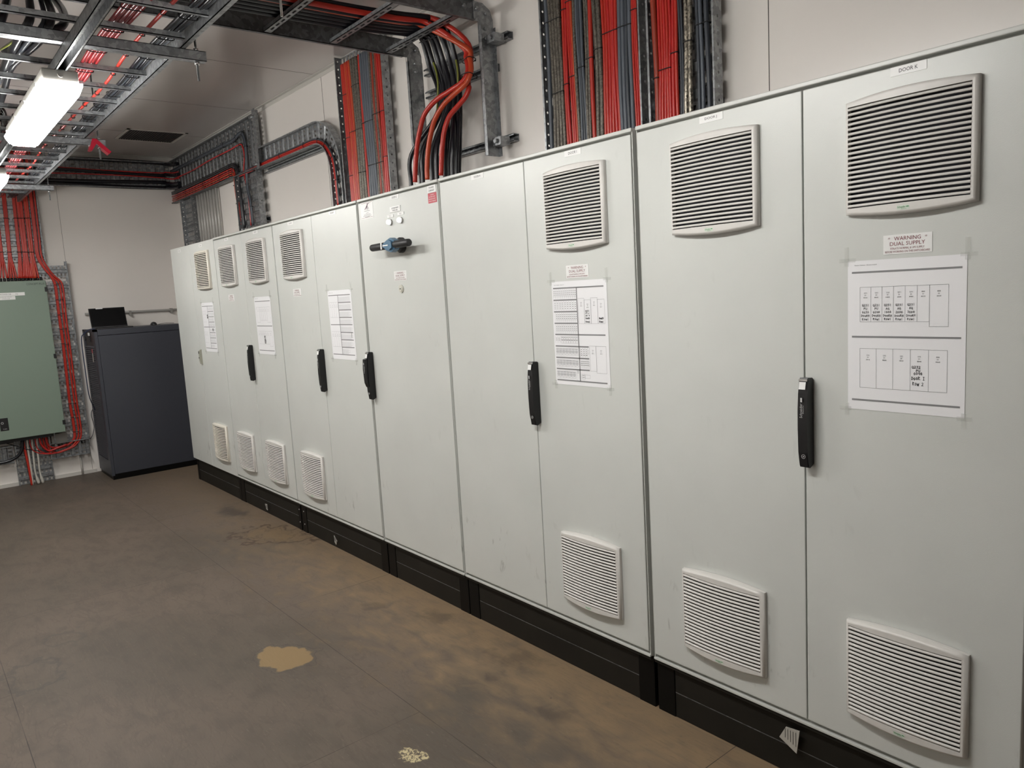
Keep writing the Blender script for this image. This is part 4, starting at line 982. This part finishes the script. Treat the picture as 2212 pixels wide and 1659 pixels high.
# cables lying in the long ladder
def lad(label, y, n, mats, r, z=ZL + .045, x0=-1.15, x1=7.6, tie=True, wob=.006, sp=None):
    ps = []; sp = sp or r * 2.1
    for i in range(n):
        rnd = random.Random(i + int(-y * 1000)); p = []
        k_ = 0; x = x1
        while x > x0:
            p.append((x, y + (i - (n - 1) / 2) * sp + wob * math.sin(x * 2.6 + i * .25), z + .006 * math.sin(x * 5.2) + (.004 if i % 2 else 0))); x -= .3
        ps.append(p)
    ts = [(k_ + .5) / 28 for k_ in range(0, 28, 1)] if tie else ()
    bundle(label, ps, mats, [r], ts, wdir=EY, sm=3)
lad('five red cables lying together in the long ladder', -1.265, 5, ['cable_wine'], .0072)
lad('single red cable weaving along the long ladder', -1.150, 1, ['cable_red'], .0072, wob=.012)
lad('bundle of black cables along the right rail of the long ladder', -1.065, 4, ['cable_black', 'cable_slate'], .008)
lad('second layer of red cables further left in the long ladder', -1.40, 4, ['cable_wine'], .0072, x1=3.2)
# thick black loops above the ladder at the upper left
def loop(label, pts, r, mt='cable_black'):
    m = MB(); m.tube(smooth(pts, 8), r, 10); m.build('cable', mt, **T(label, 'cable'))
Z2 = 2.80
def zz(u, v, z): return at(u, v, 2, z)
loop('thick black cable looping down at the upper left edge, outermost of the coil', [zz(10, 110, 2.80), zz(50, 85, 2.82), zz(100, 70, 2.82), zz(135, 55, 2.86), zz(138, 30, 2.95), zz(120, 0, 3.05), zz(90, -40, 3.1), zz(50, -90, 3.15)], .017)
loop('thick black cable hanging straight in the upper left coil', [zz(58, -60, 3.15), zz(62, -10, 3.0), zz(66, 25, 2.88), zz(62, 48, 2.80), zz(45, 75, 2.79), zz(20, 120, 2.79), zz(0, 170, 2.79)], .016)
loop('inner black cable of the upper left coil', [zz(80, -60, 3.1), zz(100, -5, 3.0), zz(112, 30, 2.88), zz(105, 58, 2.80), zz(84, 90, 2.79), zz(50, 120, 2.79), zz(22, 150, 2.79), zz(2, 220, 2.79), zz(-30, 300, 2.79)], .015)
loop('grey sheathed cable curving through the upper left coil', [zz(70, -60, 3.1), zz(88, 0, 2.98), zz(96, 38, 2.86), zz(88, 60, 2.80), zz(60, 90, 2.79), zz(30, 130, 2.79), zz(-10, 190, 2.79)], .010, 'cable_slate')
loop('slim yellow-green earth cable beside the upper left coil', [zz(62, 52, 2.80), zz(30, 88, 2.79), zz(0, 108, 2.79), zz(-30, 125, 2.79)], .004, 'cable_earth')
loop('thick black cable dropping past the upper left corner', [zz(22, -40, 3.1), zz(14, 5, 2.95), zz(4, 40, 2.85), zz(-12, 80, 2.8)], .016)
for i in range(5):
    loop(('outermost', 'second', 'middle', 'fourth', 'innermost')[i] + ' strand of the black coil at the left edge above the lamp', [zz(-40, 225 + 7 * i, 2.86), zz(2, 232 + 7 * i, 2.86), zz(13 - 2 * i, 255 + 3 * i, 2.84), zz(12 - 2 * i, 285, 2.82), zz(-5, 300 - 3 * i, 2.80), zz(-40, 305 - 3 * i, 2.8)], .008)

# ------------------------------------------------------------------ far wall: cables of the ceiling tray
def fw(pts, sc, ox, oy, x=XF + .085): return [at(ox + a * sc, oy + b * sc, 0, x) for a, b in pts]
def fwy(z, dz=0, x=XF + .075, y1=.37, bend=True):
    p = []; y = -2.3
    while y < y1: p.append(V((x, y, z + .012 * math.sin(y * 2.3 + z * 40) + dz * (y + .3)))); y += .22
    return p + ([V((x, y1, z)), V((x + .10, y1 + .045, z - .02)), V((x + .25, .43, z - .03))] if bend else [V((x, y1, z))])
for i, (z, r, mt, lb) in enumerate(((3.185, .018, 'cable_black', 'thick black cable topmost in the far ceiling tray'), (3.10, .0055, 'cable_crimson', 'upper thin red cable of the far ceiling tray'), (3.075, .017, 'cable_black', 'thick black cable between the two red ones'),
                                   (3.035, .0055, 'cable_crimson', 'lower thin red cable of the far ceiling tray'), (2.985, .019, 'cable_black', 'thick black cable below the red ones in the far ceiling tray'), (2.945, .019, 'cable_black', 'lowest thick black cable of the far ceiling tray'))):
    m = MB(); m.tube(smooth(fwy(z, x=XF + .082 + (.008 if r < .01 else 0)), 4), r, 8); m.build('cable', mt, **T(lb, 'cable', 'cables of the far ceiling tray'))

# far wall: red cables down to the green board
XW = XF + .088; s3 = 1 / 5.925
cols = [(-90, -62, 5, 38, 3), (20, 64, 105, 145, 4), (148, 176, 235, 268, 3), (194, 222, 298, 322, 3), (232, 262, 326, 354, 3), (286, 312, 384, 405, 3), (322, 336, 414, 432, 2), (372, 402, 464, 500, 3)]
tot = 0
for j, (a0, a1, b0, b1, n) in enumerate(cols):
    nm = ('first', 'second', 'third', 'fourth', 'fifth', 'sixth', 'seventh', 'eighth')[j]
    ps = []
    for i in range(n):
        f = (i + .5) / n
        top = at((a0 + (a1 - a0) * f) * s3, 340 + 430 * s3, 0, XW); bot = at((b0 + (b1 - b0) * f) * s3, 340 + 1255 * s3, 0, XW); d = (top - bot) / (top.z - bot.z)
        p = [top + d * .42, top + d * .2, top, top.lerp(bot, .35), top.lerp(bot, .7), bot]
        if j < 7:
            g0, g1 = (0, 110, 240, 300, 352, 402, 462, 0)[j], (92, 215, 280, 345, 398, 446, 495, 0)[j]
            e = at((g0 + (g1 - g0) * (i / max(n - 1, 1))) * s3, 340 + 1545 * s3, 0, XW + .02); mid = bot.lerp(e, .5)
            p += [mid, e]
        else:
            for (c, dd) in ((560, 1410), (650, 1520)): p.append(at((c - 5 + 8 * i) * s3, 340 + dd * s3, 0, XW))
            L_ = [(1220, 150), (1268, 490), (1310, 830), (1355, 1150), (1400, 1470)] if i != 2 else [(1325, 130), (1382, 490), (1412, 800), (1452, 1140), (1500, 1490)]
            for c, dd in L_: p.append(at((c + (i % 2) * 24) / 10.37, 600 + dd / 10.37, 0, XW))
            L_ = [(1240, 60), (1290, 340), (1325, 600), (1322, 720), (1240, 815), (1100, 880), (960, 900), (850, 830), (815, 700)] if i != 2 else [(1330, 60), (1375, 340), (1408, 600), (1385, 740), (1290, 860), (1150, 930), (960, 985), (820, 900), (762, 700)]
            for c, dd in L_: p.append(at((c + (i % 2) * 18) / 8.296, 860 + dd / 8.296, 0, XW))
        ps.append(p)
    if j == 7:
        q2 = [[x_ + V((0, .024, 0)) for x_ in ps[2]]]; ps = ps + q2
        long_red = bundle('long red cables passing the board and looping up into its underside', ps, ['cable_red'], [.0085], (), wdir=EY, sm=5)
    else:
        bundle(nm + ' bunch of red cables from the left, fanning into the top of the green board', ps, ['cable_red', 'cable_red', 'cable_orange'] if j in (5, 6) else ['cable_red'], [.0078], (.3, .48, .70), wdir=EY, sm=5, tr=.0034, group='red cable bunches above the green board')
# zip ties on the long red run
k_ = 0
for (c0, c1, dd, sc, oy) in ((1225, 1250, 160, 10.37, 600), (1255, 1290, 492, 10.37, 600), (1298, 1332, 830, 10.37, 600), (1345, 1382, 1150, 10.37, 600), (1390, 1425, 1475, 10.37, 600), (1290, 1330, 130, 10.37, 600), (1350, 1405, 488, 10.37, 600), (1385, 1440, 800, 10.37, 600), (1430, 1485, 1140, 10.37, 600), (1480, 1530, 1490, 10.37, 600),
                              (1230, 1275, 95, 8.296, 860), (1310, 1355, 90, 8.296, 860), (1272, 1312, 342, 8.296, 860), (1350, 1395, 350, 8.296, 860), (1305, 1345, 600, 8.296, 860), (1375, 1420, 595, 8.296, 860)):
    a, b = at(c0 / sc, oy + dd / sc, 0, XW), at(c1 / sc, oy + dd / sc, 0, XW); m = MB(); tie_ring(m, (a + b) / 2, EZ, EY, (b - a).length / 2 + .004, .013, .0025)
    m.build('cable_tie', 'rubber_black', long_red)

# ------------------------------------------------------------------ green distribution board
GX = XF + .245; gy0, gy1, gz0, gz1 = -2.05, -.888, .50, 1.995
t = thing('distribution_board', 'sage green wall-mounted distribution board at the left edge', 'electrical board', (XF + .1, -1.5, gz0))
m = MB(); m.box((XF + .012, gy0, gz0), (GX - .03, gy1 - .008, gz1), .004); m.build('case', 'board_green', t)
m = MB(); m.box((GX - .03, gy0, gz0), (GX, gy1, gz1), .006); d_ = m.build('door', 'board_green', t)
m = MB(); m.box((XF + .05, gy0, gz0 - .035), (GX - .06, -.99, gz0)); m.build('gland_plate', 'rubber_black', t)
m = MB(); m.box((XF + .02, gy0, gz0 - .06), (XF + .05, -.99, gz0)); m.build('gland_strip', 'rubber_black', t)
m = MB()
for i in range(34): m = MB(); m.rod((XF + .095, -1.9 + i * .0302, gz1), (XF + .095, -1.9 + i * .0302, gz1 + .035), .0125, 8); m.build('cable_gland', 'rubber_black', t)
m = MB()
for z in (1.906, 1.256, .596): m = MB(); m.box((GX - .02, gy1 - .018, z - .022), (GX + .004, gy1 + .006, z + .022), .002); m.build('hinge', 'rubber_black', t)
UY = EY
m = MB(); put_text(m, 'CONCEPT-PLUS 2', V((GX + .0006, -.968, 1.962)), EY, EZ, .165, .018); m.build('brand_lettering', 'ink', t)
m = MB(); m.box((GX, -1.42, .592), (GX + .006, -1.352, .712), .002); m.mi = 1; m.tube([V((GX + .0065, -1.40 + .009 * math.cos(a), .665 + .009 * math.sin(a))) for a in (math.radians(q) for q in range(0, 361, 30))], .002, 5)
put_text(m, 'TURN', V((GX + .0068, -1.385, .607)), EY, EZ, .032, .008); m.build('latch', ['rubber_black', 'brand_grey'], t)
def fplate(name, y0, y1, z0, z1, lines, label):
    t = thing(name, label, 'label', (GX, (y0 + y1) / 2, z0)); m = MB(); m.box((GX, y0, z0), (GX + .002, y1, z1)); m.build('plate', 'label_white', t)
    m = MB()
    for s, cy, cz_, w_, h_ in lines: put_text(m, s, V((GX + .0026, y0 + cy * (y1 - y0), z1 - cz_ * (z1 - z0))), EY, EZ, w_ * (y1 - y0), h_ * (z1 - z0))
    m.build('lettering', 'ink_grey', t)
fplate('board_label', -1.40, -1.075, 1.858, 1.888, [('LIGHT & POWER DB', .42, .5, .48, .42), ('N', .80, .5, .05, .4)], 'long white label reading LIGHT & POWER DB on the green board')
fplate('board_label', -1.305, -1.155, 1.822, 1.856, [('SUPPLIED FROM', .5, .3, .6, .2), ('MAIN DB', .5, .7, .4, .2)], 'small white label under the long one on the green board')
# grey junction box, white and red tails under the board
t = thing('junction_box', 'plain grey box behind the tray just under the green board', 'box', (XF + .05, -.93, .36)); m = MB(); m.box((XF + .04, -1.0, .365), (XF + .085, -.858, .47), .004); m.build('case', 'housing_grey', t)
m = MB(); m.box((XF + .085, -.995, .37), (XF + .088, -.863, .465), .001); m.build('lid', 'housing_grey', t)
for j, (lb, mt, r, pts) in enumerate((('thick red cable dropping from the green board to the floor', 'cable_red', .011, [(408, 760), (440, 900), (490, 1120), (530, 1320), (575, 1560)]),
        ('left white cable dropping from the green board to the floor', 'cable_white', .009, [(485, 740), (500, 900), (530, 1100), (560, 1300), (590, 1560)]),
        ('middle white cable with a thick end at the floor', 'cable_white', .009, [(570, 720), (585, 900), (605, 1100), (635, 1340), (700, 1530)]),
        ('right white cable with a thick end at the floor', 'cable_white', .009, [(660, 710), (665, 900), (690, 1100), (715, 1320), (775, 1520)]))):
    p = [at(a / 8.296, 860 + b / 8.296, 0, XF + .105) for a, b in pts]; m = MB(); sp = smooth(p, 6)
    rr = [r * (1.6 if (j > 1 and i > len(sp) * .82) else 1) for i in range(len(sp))]
    sp = [V((q.x, q.y, max(q.z, .0))) for q in sp]; m.tube(sp, rr, 8); m.build('cable', mt, **T(lb, 'cable'))
for lb, pts, r, mt in (('thin red cable sagging furthest under the green board', [(530, 720), (545, 840), (600, 940), (720, 990), (900, 1000), (1000, 985)], .005, 'cable_crimson'), ('second thin red cable sagging under the green board', [(622, 710), (650, 850), (700, 930), (800, 985), (920, 985)], .005, 'cable_crimson'),
        ('thick dark red cable curving up under the board', [(705, 700), (735, 820), (810, 905), (900, 940), (1060, 880), (1200, 830)], .010, 'cable_crimson'), ('short crimson cable curving up under the board', [(815, 690), (840, 800), (900, 870), (1000, 880), (1150, 850)], .006, 'cable_crimson'),
        ('black cable sweeping left under the green board', [(400, 760), (400, 900), (330, 1030), (180, 1120), (0, 1165), (-100, 1175)], .014, 'cable_black'), ('thin black lead slanting across the white cables', [(0, 770), (150, 820), (300, 860), (450, 910), (640, 940), (900, 945)], .004, 'cable_black')):
    m = MB(); m.tube(smooth([at(a / 8.296, 860 + b / 8.296, 0, XF + .115) for a, b in pts], 6), r, 8); m.build('cable', mt, **T(lb, 'cable'))
# hand rail conduit with saddles
t = thing('wall_conduit', 'horizontal grey conduit with two saddles on the far wall behind the laptop', 'conduit', (XF, .1, 1.63))
m = MB(); m.rod((XF + .03, -.55, 1.645), (XF + .03, DW - .02, 1.635), .0125, 12); m.build('pipe', 'conduit_grey', t)
for y in (-.125, .29): m = MB(); m.box((XF, y - .012, 1.605), (XF + .045, y + .012, 1.655), .003); m.rod((XF + .02, y, 1.61), (XF + .05, y, 1.61), .012, 10); m.build('saddle', 'housing_grey', t)
m = MB(); m.rod((XF + .02, -.757, .0), (XF + .02, -.757, .22), .010, 8); m.build('conduit', 'trim_white', **T('short white conduit between lowest tray and skirting on the far wall', 'conduit'))

# ------------------------------------------------------------------ dark grey unit, laptop, mouse
ux0, ux1, uy0, uy1, uz = -1.235, -.668, -.595, .26, 1.49
t = thing('ups_cabinet', 'tall dark slate grey metal unit standing in the far corner', 'cabinet', ((ux0 + ux1) / 2, -.17, 0))
m = MB(); m.box((ux0 + .01, uy0 + .01, 0), (ux1 - .004, uy1, .055)); m.build('base', 'plinth_black', t)
m = MB(); m.box((ux0, uy0 + .03, .055), (ux1, uy1, uz - .062), .003); m.build('side_panel', 'ups_slate', t)
m = MB(); m.box((ux0, uy0 + .03, uz - .059), (ux1, uy1, uz), .004); m.build('top_cover', 'ups_slate', t)
m = MB(); m.box((ux0, uy0, .040), (ux0 + .06, uy0 + .027, uz)); m.box((ux1 - .085, uy0, .040), (ux1, uy0 + .027, uz)); m.box((ux0 + .06, uy0, .040), (ux1 - .085, uy0 + .027, .19)); m.box((ux0 + .06, uy0 + .008, .19), (ux1 - .085, uy0 + .027, 1.33)); m.box((ux0, uy0, uz - .02), (ux1, uy0 + .027, uz)); m.build('front_frame', 'ups_slate', t)
for i in range(58):
    z = .20 + i * .0195; m = MB() if i == 0 else m; m.prism([(ux0 + .06, uy0 + .008, z), (ux0 + .06, uy0 - .002, z + .002), (ux0 + .06, uy0 + .008, z + .013)], (ux1 - ux0 - .145, 0, 0))
m.build('louvre_panel', 'ups_recess' if 0 else 'ups_slate', t, kind='stuff')
m = MB(); m.box((ux0 + .06, uy0 + .012, 1.33), (ux1 - .085, uy0 + .0265, uz - .02)); m.mi = 1; m.box((ux0 + .12, uy0 + .004, 1.37), (ux0 + .3, uy0 + .012, 1.45)); m.rod((ux0 + .08, uy0 + .012, 1.40), (ux0 + .08, uy0, 1.40), .02, 12)
m.build('control_recess', ['ups_recess', 'rubber_black'], t)
m = MB(); m.box((ux0 + .27, uy0 - .004, 1.43), (ux0 + .32, uy0 + .004, 1.46)); m.build('socket_tag', 'label_white', t)
m = MB(); m.box((ux1 - .20, uy0 - .0035, 1.17), (ux1 - .165, uy0 - .0025, 1.30)); m.mi = 1; m.box((ux1 - .20, uy0 - .0045, 1.26), (ux1 - .165, uy0 - .0035, 1.30)); m.build('status_strip', ['foil', 'sign_red'], t)
t = thing('laptop', 'open black laptop with a dark screen on top of the dark grey unit', 'laptop', (-.8, -.4, uz))
m = MB(); m.box((-.905, -.56, uz), (-.69, -.235, uz + .013), .003); m.build('base', 'laptop_dark', t)
m = MB(); m.box((-.89, -.54, uz + .013), (-.76, -.255, uz + .0145)); m.build('keyboard', 'rubber_black', t)
ta = math.radians(12); o_ = V((-.905, -.575, uz + .012)); UZ = V((-math.sin(ta), -.02, math.cos(ta))).normalized()
o_ = V((-.905, 0, uz + .012))
m = MB(); N2 = V((math.cos(ta), 0, math.sin(ta))); m.obox(o_, EY, UZ, N2, (-.566, -.238), (0, .198), (-.005, .002)); m.build('lid', 'laptop_dark', t)
m = MB(); m.obox(o_, EY, UZ, N2, (-.560, -.244), (.012, .192), (.002, .0026)); m.build('screen', 'screen_black', t)
m = MB(); m.obox(o_, EY, UZ, N2, (-.50, -.438), (.189, .200), (-.0055, .0032)); m.build('sticker', 'label_white', t)
t = thing('computer_mouse', 'black computer mouse on top of the dark grey unit', 'mouse', (-.9, .01, uz))
m = MB(); bmesh.ops.create_uvsphere(m.bm, u_segments=16, v_segments=10, radius=1)
for v_ in m.bm.verts: v_.co = V((v_.co.x * .05 - .9, v_.co.y * .032 + .008, uz + max(v_.co.z, -.05) * .034 + .002))
for f in m.bm.faces: f.smooth = True
m.build('shell', 'laptop_dark', t)
m = MB(); m.tube([(-.865, .008, uz + .026), (-.855, .008, uz + .028), (-.845, .008, uz + .024)], .004, 6); m.build('scroll_wheel', 'rubber_black', t)
m = MB(); m.tube(smooth([(-.9, .038, uz + .004), (-.92, .10, uz + .012), (-.93, .16, uz + .014), (-.94, .22, uz + .008)]), .002, 6); m.build('cable', 'laptop_dark', **T('thin mouse lead looping on top of the dark grey unit', 'cable'))
m = MB(); m.tube(smooth([(-.73, -.57, uz + .006), (-.72, -.62, uz + .006), (-.76, -.66, uz - .03), (-.78, -.69, 1.40), (-.79, -.69, 1.1), (-.82, -.68, .85), (-.95, -.63, .72), (-1.0, -.612, .68)]), .0045, 8); m.build('cable', 'cable_blue', **T('dark blue lead from the laptop hanging down the front of the grey unit', 'cable'))
m = MB(); m.tube(smooth([at(202, 880, 0, XF + .03), at(197, 895, 0, XF + .03), at(203, 920, 0, XF + .03), at(200, 940, 0, XF + .03), at(193, 949, 0, XF + .03)]), .0035, 6); m.build('cable', 'cable_slate', **T('thin loose lead on the far wall beside the grey unit', 'cable'))
